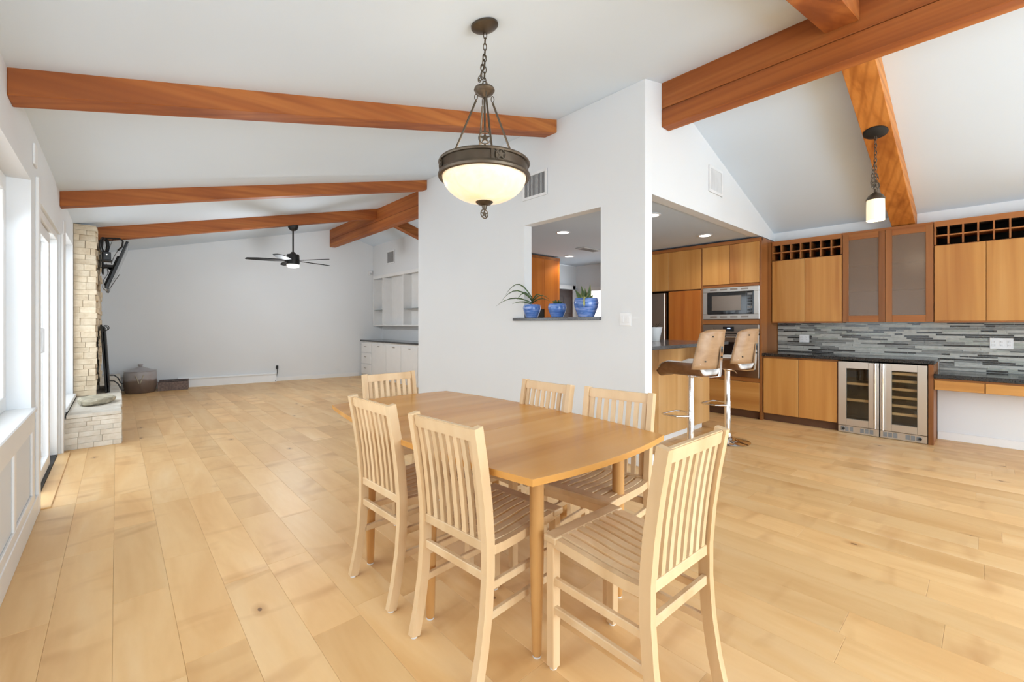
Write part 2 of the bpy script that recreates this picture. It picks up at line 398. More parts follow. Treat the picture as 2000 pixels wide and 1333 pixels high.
# dividing wall with the pass-through
PY = (2.637, 3.75); PZ = (1.37, 2.515)
struct(boxes('wall_center', [(XC0, YK, 0, XC1, PY[0], 3.64), (XC0, PY[1], 0, XC1, 6.10, 3.64),
       (XC0, PY[0], 0, XC1, PY[1], PZ[0]), (XC0, PY[0], PZ[1], XC1, PY[1], 3.64)], M['wall']))
bm = BM(); gable(bm, XC1, XR, lambda x: YK, lambda x: YK + 0.12, 2.56); struct(obj('wall_header', bm, M['wall']))
bm = BM(); gable(bm, XC0, 5.45, lambda x: 6.10, lambda x: 6.22); struct(obj('wall_kitchen_far', bm, M['wall']))
struct(pbox('wall_right', (XR, YB, 0, XR + 0.15, -2.2, 2.8), M['wall']))
struct(boxes('wall_right_main', [(XR, -0.85, 0, XR + 0.15, 4.6, 2.8), (XR, 4.6, 2.1, XR + 0.15, 5.68, 2.8), (XR, 5.68, 0, XR + 0.15, 6.1, 2.8), (XR, -2.2, 2.2, XR + 0.15, -0.85, 2.8)], M['wall']))
struct(pbox('wall_under_desk', (7.06, -0.85, 0, XR, 0.40, 0.75), M['wall']))
struct(pbox('wall_bulkhead', (7.19, -0.85, 2.515, XR, YK, 2.76), M['wall']))
struct(pbox('wall_kitchen_back', (XC1, 5.95, 0, XR, 6.10, 2.56), M['wall']))
struct(pbox('wall_living_right', (5.22, 6.22, 0, 5.37, 11.2, 3.4), M['wall']))
struct(pbox('wall_living_soffit', (4.98, 6.22, 2.56, 5.22, 10.9, 3.42), M['wall']))
# rear wall; its glazing is invented as an unseen daylight source
struct(boxes('wall_rear', [(XL, YB - 0.15, 0, 0.1, YB, 2.7), (6.5, YB - 0.15, 0, XR, YB, 2.7), (0.1, YB - 0.15, 0, 6.5, YB, 0.3)], M['wall']))
bm = BM(); gable(bm, XL, XR, lambda x: YB - 0.15, lambda x: YB, 2.4); struct(obj('wall_rear_gable', bm, M['wall']))
wr = struct(boxes('added_rear_glazing', [(0.1 + i * 1.6 - 0.03, YB - 0.12, 0.3, 0.1 + i * 1.6 + 0.03, YB - 0.06, 2.4) for i in range(5)] +
       [(0.1, YB - 0.12, 0.3, 6.5, YB - 0.06, 0.36), (0.1, YB - 0.12, 2.34, 6.5, YB - 0.06, 2.4)], M['trim']))
pbox('pane', (0.1, YB - 0.095, 0.36, 6.5, YB - 0.09, 2.34), M['pane'], wr)
d3 = struct(boxes('added_glass_door', [(XR + 0.04, -2.2, 0, XR + 0.10, -2.12, 2.2), (XR + 0.04, -0.93, 0, XR + 0.10, -0.85, 2.2), (XR + 0.04, -2.12, 2.12, XR + 0.10, -0.93, 2.2), (XR + 0.04, -2.12, 0, XR + 0.10, -0.93, 0.1)], M['trim']))  # unseen glass door, invented to account for daylight from the right
pbox('pane', (XR + 0.065, -2.12, 0.1, XR + 0.07, -0.93, 2.12), M['pane'], d3)
# --- ceilings
def slope(name, x0, x1, f, mat):
    bm = BM()
    hexa(bm, [(x0, YB - 0.15, f(x0)), (x1, YB - 0.15, f(x1)), (x1, 11.8, f(x1)), (x0, 11.8, f(x0))],
             [(x0, YB - 0.15, f(x0) + 0.2), (x1, YB - 0.15, f(x1) + 0.2), (x1, 11.8, f(x1) + 0.2), (x0, 11.8, f(x0) + 0.2)])
    return struct(obj(name, bm, mat))
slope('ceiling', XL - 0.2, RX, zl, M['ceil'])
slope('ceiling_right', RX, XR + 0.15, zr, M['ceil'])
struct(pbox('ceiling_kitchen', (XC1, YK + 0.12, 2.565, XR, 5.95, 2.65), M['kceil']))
# --- skirting and trims
struct(boxes('baseboard_left', [(XL, YB, 0, XL + 0.018, DY[0] - 0.06, 0.14), (XL, DY[1] + 0.02, 0, XL + 0.018, 6.5, 0.14)], M['trim'], bev=0.004))
tl = struct(boxes('trim_1', [(XL, 0.9, 0.14, XL + 0.012, 0.98, 0.70), (XL, 3.55, 0.14, XL + 0.012, 3.62, 0.70), (XL, 2.2, 0.14, XL + 0.012, 2.27, 0.70),
       (XL, 4.24, 0.14, XL + 0.012, 4.34, 0.70), (XL, 0.9, 0.62, XL + 0.013, 4.34, 0.735), (XL, 0.9, 0.135, XL + 0.013, 4.34, 0.20)], M['trim'], bev=0.003))
bm = BM()
for x0, x1, h, t_ in ((0.95, 2.75, 0.20, 0.07), (2.75, 4.62, 0.09, 0.016)):
    b = [(x0, yfar(x0) - t_, 0), (x1, yfar(x1) - t_, 0), (x1, yfar(x1), 0), (x0, yfar(x0), 0)]
    hexa(bm, b, [(p[0], p[1] + (0.02 if t_ > 0.05 and i < 2 else 0), h) for i, p in enumerate(b)])
    if t_ > 0.05:
        b = [(x0, yfar(x0) - t_ - 0.01, h - 0.03), (x1, yfar(x1) - t_ - 0.01, h - 0.03), (x1, yfar(x1), h - 0.03), (x0, yfar(x0), h - 0.03)]
        hexa(bm, b, [(p[0], p[1], h - 0.015) for p in b])
struct(obj('baseboard_far', bm, M['trim']))
struct(boxes('baseboard_center', [(XC0 - 0.016, YK - 0.016, 0, XC0, 6.10, 0.10), (XC0 - 0.016, YK - 0.016, 0, XC1 + 0.016, YK, 0.10), (XC1, YK, 0, XC1 + 0.016, 2.44, 0.10)], M['trim'], bev=0.004))
struct(pbox('baseboard_right', (7.045, -0.85, 0, 7.06, 0.40, 0.09), M['trim'], bev=0.003))
# --- window_1: deep sill window beside the camera
W = struct(pbox('window_1', (XL - 0.19, WY[0], WZ[1] - 0.10, XL - 0.11, WY[1], WZ[1]), M['trim'], bev=0.004))
for b in ((XL - 0.19, WY[0], WZ[0], XL - 0.11, WY[1], WZ[0] + 0.09), (XL - 0.19, WY[0], WZ[0] + 0.09, XL - 0.11, WY[0] + 0.09, WZ[1] - 0.10), (XL - 0.19, WY[1] - 0.09, WZ[0] + 0.09, XL - 0.11, WY[1], WZ[1] - 0.10),
          (XL - 0.19, 2.55, WZ[0] + 0.09, XL - 0.11, 2.65, WZ[1] - 0.10)):
    pbox('window_frame', b, M['trim'], W, 0.004)
for a, b in ((WY[0] + 0.09, 2.55), (2.65, WY[1] - 0.09)): pbox('pane', (XL - 0.153, a, WZ[0] + 0.09, XL - 0.147, b, WZ[1] - 0.10), M['pane'], W)
pbox('window_sill', (XL - 0.19, WY[0] - 0.03, WZ[0] - 0.03, XL + 0.025, WY[1] + 0.04, WZ[0]), M['trim'], W, 0.006)
# --- window_2 beside the chimney
W = struct(pbox('window_2', (XL - 0.17, VY[0], VZ[1] - 0.05, XL - 0.10, VY[1], VZ[1]), M['trim'], bev=0.004))
for b in ((XL - 0.17, VY[0], VZ[0], XL - 0.10, VY[1], VZ[0] + 0.05), (XL - 0.17, VY[0], VZ[0] + 0.05, XL - 0.10, VY[0] + 0.05, VZ[1] - 0.05), (XL - 0.17, VY[1] - 0.05, VZ[0] + 0.05, XL - 0.10, VY[1], VZ[1] - 0.05)):
    pbox('window_frame', b, M['trim'], W, 0.004)
pbox('pane', (XL - 0.138, VY[0] + 0.05, VZ[0] + 0.05, XL - 0.132, VY[1] - 0.05, VZ[1] - 0.05), M['pane'], W)
pbox('window_sill', (XL - 0.17, VY[0] - 0.03, VZ[0] - 0.044, XL + 0.03, VY[1] + 0.03, VZ[0]), M['trim'], W, 0.006)
struct(boxes('trim_2', [(XL, 6.55, 0.14, XL + 0.015, VY[0], VZ[1] + 0.06)], M['trim'], bev=0.003))
# --- door_1: sliding glass door standing open
D = struct(pbox('door_1', (XL - 0.16, DY[0], DZ - 0.06, XL - 0.02, DY[1], DZ), M['trim'], bev=0.004))
pbox('door_jamb', (XL - 0.16, DY[0], 0.0, XL - 0.02, DY[0] + 0.05, DZ - 0.06), M['trim'], D, 0.004)
pbox('door_jamb', (XL - 0.16, DY[1] - 0.05, 0.0, XL - 0.02, DY[1], DZ - 0.06), M['trim'], D, 0.004)
pbox('door_casing', (XL, DY[0] - 0.11, 0.0, XL + 0.02, DY[0] - 0.01, DZ + 0.12), M['trim'], D, 0.004)
pbox('door_casing', (XL, DY[1] + 0.01, 0.0, XL + 0.02, DY[1] + 0.11, DZ + 0.02), M['trim'], D, 0.004)
pbox('track', (XL - 0.16, DY[0] + 0.05, 0.0, XL - 0.02, DY[1] - 0.05, 0.018), M['blackM'], D)
pbox('threshold', (XL - 0.02, DY[0] - 0.01, 0.0, XL + 0.07, DY[1] + 0.02, 0.010), M['floor'], D, 0.003)
def leaf(x0, x1, a, b):
    L = pbox('door_leaf', (x0, a, 0.02, x1, b, 0.12), M['trim'], D, 0.003)
    for q in ((x0, a, 2.08, x1, b, 2.17), (x0, a, 0.12, x1, a + 0.08, 2.08), (x0, b - 0.08, 0.12, x1, b, 2.08)): pbox('stile', q, M['trim'], L, 0.003)
    pbox('pane', ((x0 + x1) / 2 - 0.003, a + 0.08, 0.12, (x0 + x1) / 2 + 0.003, b - 0.08, 2.08), M['pane'], L)
    return L
L1 = leaf(XL - 0.145, XL - 0.105, 5.42, DY[1] - 0.05); L2 = leaf(XL - 0.085, XL - 0.04, 5.00, 5.90)
bm = BM(); tube(bm, [(XL - 0.04, 5.04, 1.10), (XL - 0.01, 5.04, 1.11), (XL - 0.01, 5.04, 1.29), (XL - 0.04, 5.04, 1.30)], 0.009, 8); obj('handle', bm, M['ivory'], L2, True)
pbox('gap_shade_strip', (XL - 0.07, 4.992, 0.35, XL - 0.055, 5.0, 2.0), M['blackM'], L2)  # black strip stands in for the shadow gap at the leaf edge

# ================================================================== CEILING BEAMS
def rafter(label, x0, x1, y0, y1, wd, dp, f, mat, name='ceiling_beam', seam=None):
    """near edge at y0 (x0 end) and y1 (x1 end)"""
    T = thing(name, label, 'beam', (x0, y0, f(x0) - dp), 0, 'cedar ceiling beams')
    def part(pn, za, zb):
        bm = BM(); dz = f(x1) - f(x0); dy = y1 - y0; dx = x1 - x0
        b = [(0, 0, za), (dx, dy, za + dz), (dx, dy + wd, za + dz), (0, wd, za)]
        vs = hexa(bm, b, [(p[0], p[1], p[2] + zb - za) for p in b])
        bmesh.ops.bevel(bm, geom=list(bm.edges), offset=0.004, segments=1, affect='EDGES')
        return obj(pn, bm, mat, T)
    part('timber', 0.0, dp + 0.01)
    return T
rafter('near cedar rafter meeting the ridge beam at the top right of the photo', XL, 3.914, 0.62, 0.62, 0.205, 0.17, zl, M['beam'])
rafter('long cedar rafter crossing behind the bowl pendant to the dividing wall', XL, XC0, 3.42, 3.228, 0.18, 0.142, zl, M['beam'])
rafter('second cedar rafter, ending at the far corner of the dividing wall', XL, XC0, 6.26, 5.955, 0.14, 0.15, zl, M['beam'])
rafter('far cedar rafter carrying the black ceiling fan', -0.205, 3.914, 8.56, 8.355, 0.15, 0.19, zl, M['beam'])
rafter('knotty fir rafter over the kitchen cabinets carrying a small pendant', 4.056, 7.19, 0.585, 0.585, 0.215, 0.20, zr, M['fir'])
rafter('short cedar rafter beyond the far ridge beam, seen over the dividing wall', 4.056, 4.98, 8.355, 8.355, 0.15, 0.19, zr, M['beam'])
def ridge(label, ya, yb):
    T = thing('ridge_beam', label, 'beam', (3.915, ya, 3.245), 0, 'cedar ceiling beams')
    for z0, z1 in ((0.0, 0.174), (0.178, 0.432)):
        bm = BM(); box(bm, 0, 0, z0, 0.14, yb - ya, z1, 0.005); obj('board', bm, M['beamY'], T)
ridge('deep cedar ridge beam of two boards above the kitchen', YB, YK)
ridge('distant cedar ridge beam of two boards in the living room', 6.22, yfar(3.95) - 0.0)

# ================================================================== FIREPLACE
HX, HY0, HY1, HZ = 0.045, 6.515, 11.35, 0.37
T = thing('stone_hearth', 'raised pale limestone hearth running along the window wall', 'hearth', (XL, HY0, 0))
hl = lambda *b: tuple(v - (XL, HY0, 0)[i % 3] for i, v in enumerate(b))
pbox('core', hl(XL + 0.02, HY0 + 0.02, 0, HX - 0.02, HY1, HZ - 0.045), M['stoneW'], T)
zs = [0.0, 0.055, 0.125, 0.18, 0.235, 0.285, 0.33]
for i in range(6):
    z0, z1 = zs[i], zs[i + 1] - 0.001
    x = XL + 0.005
    while x < HX - 0.01:
        L = random.uniform(0.10, 0.24); x2 = min(x + L, HX)
        if HX - x2 < 0.06: x2 = HX
        e = random.uniform(-0.006, 0.006); pbox('stone', hl(x, HY0 + e, z0, x2 - 0.0015, HY0 + 0.08, z1), M['stoneW'], T, 0.0025); x = x2
    y = HY0 + 0.082
    while y < HY1:
        y2 = min(y + random.uniform(0.2, 0.42), HY1); e = random.uniform(-0.012, 0.008)
        pbox('stone', hl(HX - 0.08, y, z0, HX + e, y2 - 0.003, z1), M['stoneW'], T, 0.004); y = y2
y = HY0 - 0.012
while y < HY1:
    y2 = min(y + random.uniform(0.45, 0.75), HY1); e = random.uniform(-0.006, 0.01)
    pbox('cap_slab', hl(XL + 0.03, y, 0.332, HX + e, y2 - 0.004, HZ + random.uniform(-0.002, 0.002)), M['stoneW'], T, 0.005); y = y2
CX, CY0, CY1 = -0.205, 8.10, 10.7
T = thing('stone_chimney', 'tall buff limestone chimney breast behind the hearth', 'chimney', (XL, CY0, HZ))
cl = lambda *b: tuple(v - (XL, CY0, HZ)[i % 3] for i, v in enumerate(b))
pbox('core', cl(XL + 0.002, CY0 + 0.02, HZ + 0.004, CX - 0.03, CY1, 2.655), M['stone'], T)
z = HZ + 0.004
while z < 2.65:
    z1 = min(z + random.uniform(0.06, 0.10), 2.656)
    xm = random.uniform(XL + 0.06, CX - 0.05) if random.random() < 0.75 else CX
    cuts = [XL + 0.002, xm, CX] if xm < CX else [XL + 0.002, CX]
    for a, b in zip(cuts[:-1], cuts[1:]):
        e = random.uniform(-0.006, 0.008); ex = random.uniform(-0.006, 0.012) if b == CX else -0.003
        pbox('stone', cl(a, CY0 + e, z, b + ex, CY0 + 0.12, z1 - 0.0015), M['stone'], T, 0.0025)
    y = CY0 + 0.122
    while y < CY1:
        y2 = min(y + random.uniform(0.3, 0.55), CY1); e = random.uniform(-0.014, 0.022)
        pbox('stone', cl(CX - 0.08, y, z, CX + e, y2 - 0.004, z1 - 0.003), M['stone'], T, 0.006); y = y2
    z = z1

# ================================================================== KITCHEN RUN ON THE RIGHT WALL
FX = 6.62                                   # front of the base units
def cab(name, label, cat, x, y, z=0.0, group=None):
    T = thing(name, label, cat, (x, y, z), 0, group)
    off = (x, y, z)
    return T, (lambda n, b, m, p=None, bev=0.0, seg=1: pbox(n, b, m, T if p is None else p, bev, seg, off))
# base cabinet
T, P = cab('base_cabinet', 'two-door cherry base cabinet left of the wine coolers', 'cabinet', FX, 1.262)
P('body', (FX + 0.02, 1.262, 0.10, 7.25, 2.108, 0.885), M['cabD'])
P('door', (FX, 1.684, 0.105, FX + 0.02, 2.098, 0.862), M['cab'], None, 0.002)
P('door', (FX, 1.270, 0.105, FX + 0.02, 1.680, 0.862), M['cab'], None, 0.002)
P('kick_board', (FX + 0.06, 1.262, 0.0, FX + 0.08, 2.108, 0.10), M['kick'])
# cooler end panel
tag(pbox('end_panel', (FX - 0.005, 0.405, 0.0, 7.255, 0.447, 0.885), M['cabD']), 'narrow upright cherry end panel between the coolers and the desk', 'panel')
# counters
o = pbox('countertop', (FX - 0.03, 0.395, 0.888, 7.2545, 2.108, 0.93), M['granite'], None, 0.004); tag(o, 'black granite worktop above the wine coolers', 'countertop')
o = pbox('desk_countertop', (FX - 0.03, -0.85, 0.738, XR - 0.001, 0.404, 0.785), M['granite'], None, 0.004); tag(o, 'lower black granite desk top at the right edge', 'countertop')
T, P = cab('desk_drawer_unit', 'shallow cherry drawer unit hung below the desk top', 'drawer unit', FX, -0.85)
P('body', (FX + 0.02, -0.85, 0.61, 7.05, 0.403, 0.736), M['cabR'])
P('drawer', (FX, 0.028, 0.613, FX + 0.02, 0.400, 0.715), M['cabX'], None, 0.002)
P('drawer', (FX, -0.41, 0.613, FX + 0.02, 0.020, 0.715), M['cabX'], None, 0.002)
P('drawer', (FX, -0.845, 0.613, FX + 0.02, -0.418, 0.715), M['cabX'], None, 0.002)
# wine coolers
def cooler(label, y0, y1, shelves, handle_y, knob_y):
    T, P = cab('wine_cooler', label, 'wine cooler', FX, y0, 0, 'built-in wine coolers')
    P('cabinet', (FX + 0.03, y0, 0.012, XR - 0.05, y0 + 0.012, 0.868), M['coolin']); P('cabinet', (FX + 0.03, y1 - 0.012, 0.012, XR - 0.05, y1, 0.868), M['coolin'])
    P('cabinet_back', (FX + 0.45, y0 + 0.012, 0.012, FX + 0.47, y1 - 0.012, 0.868), M['coolin'])
    P('cabinet_top', (FX + 0.03, y0 + 0.012, 0.85, FX + 0.45, y1 - 0.012, 0.868), M['coolin']); P('cabinet_floor', (FX + 0.03, y0 + 0.012, 0.10, FX + 0.45, y1 - 0.012, 0.125), M['coolin'])
    wy0, wy1 = (y0 + 0.052, y1 - 0.12) if handle_y > (y0 + y1) / 2 else (y0 + 0.12, y1 - 0.052)
    wy0, wy1 = (y0 + 0.10, y1 - 0.085) if handle_y < (y0 + y1) / 2 else (y0 + 0.085, y1 - 0.105)
    D = P('door', (FX - 0.015, y0 + 0.003, 0.092, FX + 0.028, wy0, 0.872), M['steel'], None, 0.003)
    for b in ((FX - 0.015, wy1, 0.092, FX + 0.028, y1 - 0.003, 0.872), (FX - 0.015, wy0, 0.79, FX + 0.028, wy1, 0.872), (FX - 0.015, wy0, 0.092, FX + 0.028, wy1, 0.175)):
        P('door_rail', b, M['steel'], D, 0.002)
    P('pane', (FX + 0.004, wy0 - 0.001, 0.174, FX + 0.010, wy1 + 0.001, 0.791), M['cool'], D)
    bm = BM(); hx = FX - 0.055
    tube(bm, [(hx - FX, handle_y - y0, 0.10), (hx - FX, handle_y - y0, 0.868)], 0.0135, 12); h = obj('handle', bm, M['chrome'], D, True)
    for z in (0.135, 0.83): P('handle_post', (hx, handle_y - 0.008, z - 0.012, FX - 0.014, handle_y + 0.008, z + 0.012), M['chrome'], D)
    for z in shelves:
        P('shelf', (FX + 0.06, wy0 - 0.03, z, FX + 0.42, wy1 + 0.03, z + 0.006), M['blackM'])
        P('shelf_front', (FX + 0.035, wy0 - 0.03, z - 0.012, FX + 0.06, wy1 + 0.03, z + 0.016), M['chair'])
    G = P('grille', (FX - 0.008, y0 + 0.003, 0.004, FX + 0.03, y1 - 0.003, 0.088), M['steel'], None, 0.002)
    span = (y1 - y0)
    for k in (0.06, 0.17, 0.28, 0.54, 0.65, 0.76):
        P('slot', (FX - 0.010, y1 - span * (k + 0.10), 0.022, FX - 0.006, y1 - span * k - 0.005, 0.074), M['vent'], G)
    bm = BM(); tube(bm, [(-0.009, knob_y - y0, 0.05), (-0.03, knob_y - y0, 0.05)], 0.013, 12); obj('lock', bm, M['black'], T, True)
    return T
cooler('stainless wine cooler with two shelves, left of the pair', 0.862, 1.258, (0.40, 0.60), 0.895, 1.20)
cooler('stainless wine cooler with six shelves, right of the pair', 0.452, 0.858, (0.29, 0.385, 0.48, 0.575, 0.67, 0.755), 0.826, 0.51)
# back splash of strip tiles
BZ = [0.93]
bs = thing('tile_backsplash', 'grey mosaic strip tile splashback between worktop and wall cabinets', 'backsplash', (7.26, -0.85, 0.786))
ob = (7.26, -0.85, 0.786)
pbox('grout', (7.262, -0.85, 0.786, XR - 0.001, 2.108, 1.345), M['grout'], bs, off=ob)
tiles = []
z = 0.790; rows = []
while z < 1.335:
    h = random.choice((0.013, 0.020, 0.020, 0.030)); rows.append((z, min(z + h, 1.343))); z += h + 0.003
for z0, z1 in rows:
    y = 2.105; end = -0.845
    if z1 < 0.933: y = 0.392
    elif z0 < 0.932: z0 = 0.932
    y += random.uniform(0, 0.0)
    while y > end:
        L = random.choice((0.07, 0.12, 0.16, 0.22, 0.22, 0.30)) if (z1 - z0) < 0.025 else random.choice((0.12, 0.20, 0.28, 0.34))
        y2 = max(y - L, end)
        if y2 - end < 0.05: y2 = end
        m = random.choices(('tileD', 'tileM', 'tileL', 'tileG'), (0.36, 0.2, 0.32, 0.12) if (z1 - z0) < 0.025 else (0.16, 0.26, 0.4, 0.18))[0]
        tiles.append((y2, z0, y, z1, m)); y = y2 - 0.003
random.shuffle(tiles)
tiles.sort(key=lambda t: (t[2] < -0.25, -(t[2] - t[0]) * (t[3] - t[1])))
for t in tiles[:300]: pbox('tile', (7.256 - random.uniform(0, 0.0015), t[0], t[1], 7.263, t[2], t[3]), M[t[4]], bs, off=ob)
for mk in ('tileD', 'tileM', 'tileL', 'tileG'):
    bm = BM(); k = 0
    for t in tiles[300:]:
        if t[4] == mk: box(bm, 7.256 - ob[0], t[0] - ob[1], t[1] - ob[2], 7.263 - ob[0], t[2] - ob[1], t[3] - ob[2]); k += 1
    if k: o = obj('small_tile_field', bm, M[mk], bs); o['kind'] = 'stuff'
    else: bm.free()
# outlets
def plate(name, label, cat, axis, at, w_, h_, gangs, mat='white', kind='outlet'):
    """axis: outward direction of the plate"""
    T = thing(name, label, cat, at); ang = {'-x': 0, '-y': PI / 2, '+x': PI}[axis]; T.rotation_euler = (0, 0, ang)
    pbox('cover', (-0.006, -w_ / 2, -h_ / 2, 0, w_ / 2, h_ / 2), M[mat], T, 0.002)
    for g in range(gangs):
        c0 = -w_ / 2 + w_ * (g + 0.5) / gangs
        if kind == 'switch':
            pbox('rocker', (-0.010, c0 - 0.016, -0.033, -0.006, c0 + 0.016, 0.033), M[mat], T, 0.002)
        else:
            for dz in (-0.018, 0.018):
                s_ = pbox('socket', (-0.008, c0 - 0.016, dz - 0.013, -0.006, c0 + 0.016, dz + 0.013), M[mat], T, 0.001)
                for dy in (-0.005, 0.005): pbox('slot', (-0.0085, c0 + dy - 0.001, dz - 0.005, -0.0078, c0 + dy + 0.001, dz + 0.005), M['black'], s_)
    return T
plate('wall_outlet', 'small white double outlet on the tiles left of the coolers', 'outlet', '-x', (7.255, 1.77, 1.125), 0.12, 0.11, 2)
plate('wall_outlet', 'wide white triple outlet plate on the tiles above the desk', 'outlet', '-x', (7.255, -0.096, 1.115), 0.175, 0.12, 3)
# upper cabinets
UX, UZ0, UZ1 = 6.99, 1.353, 2.515
def rack(P, T, y0, y1, z0, z1, cols, rail_top):
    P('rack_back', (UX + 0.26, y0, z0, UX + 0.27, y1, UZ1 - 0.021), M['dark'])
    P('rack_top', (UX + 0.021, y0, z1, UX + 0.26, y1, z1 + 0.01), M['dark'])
    P('top_rail', (UX, y0, z1, UX + 0.02, y1, UZ1), M['cabR'])
    G = P('wine_rack', (UX + 0.004, y0, (z0 + z1) / 2 - 0.007, UX + 0.26, y1, (z0 + z1) / 2 + 0.007), M['cabR'])
    for i in range(cols + 1):
        y = y0 + (y1 - y0) * i / cols; y = min(max(y, y0 + 0.008), y1 - 0.008)
        P('rack_divider', (UX + 0.002, y - 0.007, z0, UX + 0.26, y + 0.007, z1), M['cabR'], G)
def upper_rack(label, y0, y1, doors, cols):
    T, P = cab('wall_cabinet', label, 'cabinet', UX, y0, UZ0)
    P('body', (UX + 0.021, y0, UZ0 + 0.012, XR, y1, 2.24), M['cabD'])
    P('top_board', (UX + 0.02, y0, UZ1 - 0.02, XR - 0.09, y1, UZ1), M['cabD'])
    P('bottom_board', (UX + 0.004, y0, UZ0 - 0.006, XR - 0.03, y1, UZ0 + 0.012), M['cabR'])
    for a, b in zip(doors[:-1], doors[1:]): P('door', (UX, a + 0.002, UZ0 + 0.013, UX + 0.02, b - 0.002, 2.232), M['cab'], None, 0.002)
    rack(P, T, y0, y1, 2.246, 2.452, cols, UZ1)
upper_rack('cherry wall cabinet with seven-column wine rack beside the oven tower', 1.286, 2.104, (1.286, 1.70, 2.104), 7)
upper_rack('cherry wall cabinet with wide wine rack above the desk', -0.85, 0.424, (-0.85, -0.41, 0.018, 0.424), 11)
T, P = cab('glass_door_cabinet', 'wall cabinet with two frosted glass doors above the coolers', 'cabinet', UX - 0.01, 0.428, UZ0)
for b in ((UX + 0.012, 0.428, UZ0, XR, 0.446, UZ1), (UX + 0.012, 1.264, UZ0, XR, 1.282, UZ1), (UX + 0.012, 0.446, UZ1 - 0.02, XR - 0.09, 1.264, UZ1), (UX + 0.012, 0.446, UZ0, XR - 0.03, 1.264, UZ0 + 0.02), (UX + 0.27, 0.446, UZ0 + 0.02, UX + 0.28, 1.264, UZ1 - 0.02)):
    P('carcass', b, M['cabR'])
for z in (1.75, 2.08): P('shelf', (UX + 0.03, 0.446, z, UX + 0.27, 1.264, z + 0.02), M['cabR'])
for a, b in ((0.432, 0.853), (0.857, 1.278)):
    D = P('door', (UX - 0.01, a, UZ0, UX + 0.012, a + 0.062, UZ1 - 0.03), M['cabD'], None, 0.002)
    P('door_stile', (UX - 0.01, b - 0.062, UZ0, UX + 0.012, b, UZ1 - 0.03), M['cabD'], D, 0.002)
    P('door_rail', (UX - 0.01, a + 0.062, UZ0, UX + 0.012, b - 0.062, UZ0 + 0.085), M['cabR'], D, 0.002)
    P('door_rail', (UX - 0.01, a + 0.062, 2.41, UX + 0.012, b - 0.062, UZ1 - 0.03), M['cabR'], D, 0.002)
    P('pane', (UX - 0.002, a + 0.060, UZ0 + 0.083, UX + 0.004, b - 0.060, 2.412), M['frost'], D)
P('top_rail', (UX - 0.008, 0.428, UZ1 - 0.03, UX + 0.012, 1.282, UZ1), M['cabR'])

# ================================================================== OVEN TOWER, PANTRY, FRIDGE
TX = 6.60
T, P = cab('oven_tower', 'tall cherry cabinet housing the microwave and oven', 'cabinet', TX, 2.112)
P('side_panel', (TX - 0.004, 2.112, 0.0, XR, 2.137, 2.534), M['cabD'])
P('side_panel', (TX - 0.004, 2.925, 0.0, XR, 2.95, 2.534), M['cabD'])
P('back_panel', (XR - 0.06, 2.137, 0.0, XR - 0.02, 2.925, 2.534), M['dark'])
P('cornice', (TX - 0.008, 2.112, 2.488, TX + 0.03, 2.95, 2.536), M['cabR'])
for b in ((TX + 0.004, 2.137, 1.325, TX + 0.05, 2.925, 1.395), (TX + 0.004, 2.137, 1.872, TX + 0.05, 2.925, 1.912), (TX + 0.004, 2.137, 0.515, TX + 0.05, 2.925, 0.575)): P('rail', b, M['cabR'])
P('shelf', (TX + 0.05, 2.137, 1.36, XR - 0.06, 2.925, 1.385), M['cabR']); P('shelf', (TX + 0.05, 2.137, 0.545, XR - 0.06, 2.925, 0.57), M['cabR'])
P('door', (TX - 0.012, 2.141, 1.915, TX + 0.006, 2.532, 2.484), M['cab'], None, 0.002)
P('door', (TX - 0.012, 2.536, 1.915, TX + 0.006, 2.930, 2.484), M['cab'], None, 0.002)
P('drawer', (TX - 0.012, 2.141, 0.115, TX + 0.006, 2.930, 0.512), M['cabX'], None, 0.002)
P('kick_board', (TX + 0.05, 2.137, 0.0, TX + 0.07, 2.925, 0.11), M['kick'])
# microwave
T, P = cab('microwave', 'built-in black microwave in a steel trim frame', 'microwave', TX, 2.14, 1.396)
P('body', (TX + 0.01, 2.20, 1.42, TX + 0.42, 2.87, 1.85), M['blackM'])
F = P('trim_frame', (TX - 0.014, 2.142, 1.400, TX + 0.008, 2.925, 1.475), M['steel'], None, 0.003)
for b in ((TX - 0.014, 2.142, 1.800, TX + 0.008, 2.925, 1.868), (TX - 0.014, 2.142, 1.475, TX + 0.008, 2.212, 1.800), (TX - 0.014, 2.856, 1.475, TX + 0.008, 2.925, 1.800)): P('trim_bar', b, M['steel'], F, 0.003)
for k in range(4):
    for z in (1.425, 1.825): P('trim_slot', (TX - 0.0155, 2.28 + k * 0.145, z, TX - 0.013, 2.38 + k * 0.145, z + 0.022), M['steelD'], F)
D = P('door', (TX - 0.022, 2.305, 1.478, TX + 0.004, 2.853, 1.797), M['blackG'], None, 0.003)
P('window', (TX - 0.0235, 2.375, 1.53, TX - 0.021, 2.785, 1.745), M['steelD'], D)
K = P('control_panel', (TX - 0.022, 2.215, 1.478, TX + 0.004, 2.302, 1.797), M['blackG'], None, 0.002)
P('display', (TX - 0.0235, 2.228, 1.745, TX - 0.021, 2.290, 1.775), M['vent'], K)
for r in range(5):
    for q in range(3): P('button', (TX - 0.0235, 2.228 + q * 0.022, 1.52 + r * 0.04, TX - 0.021, 2.244 + q * 0.022, 1.545 + r * 0.04), M['steelD'] if r == 1 else M['black'], K)
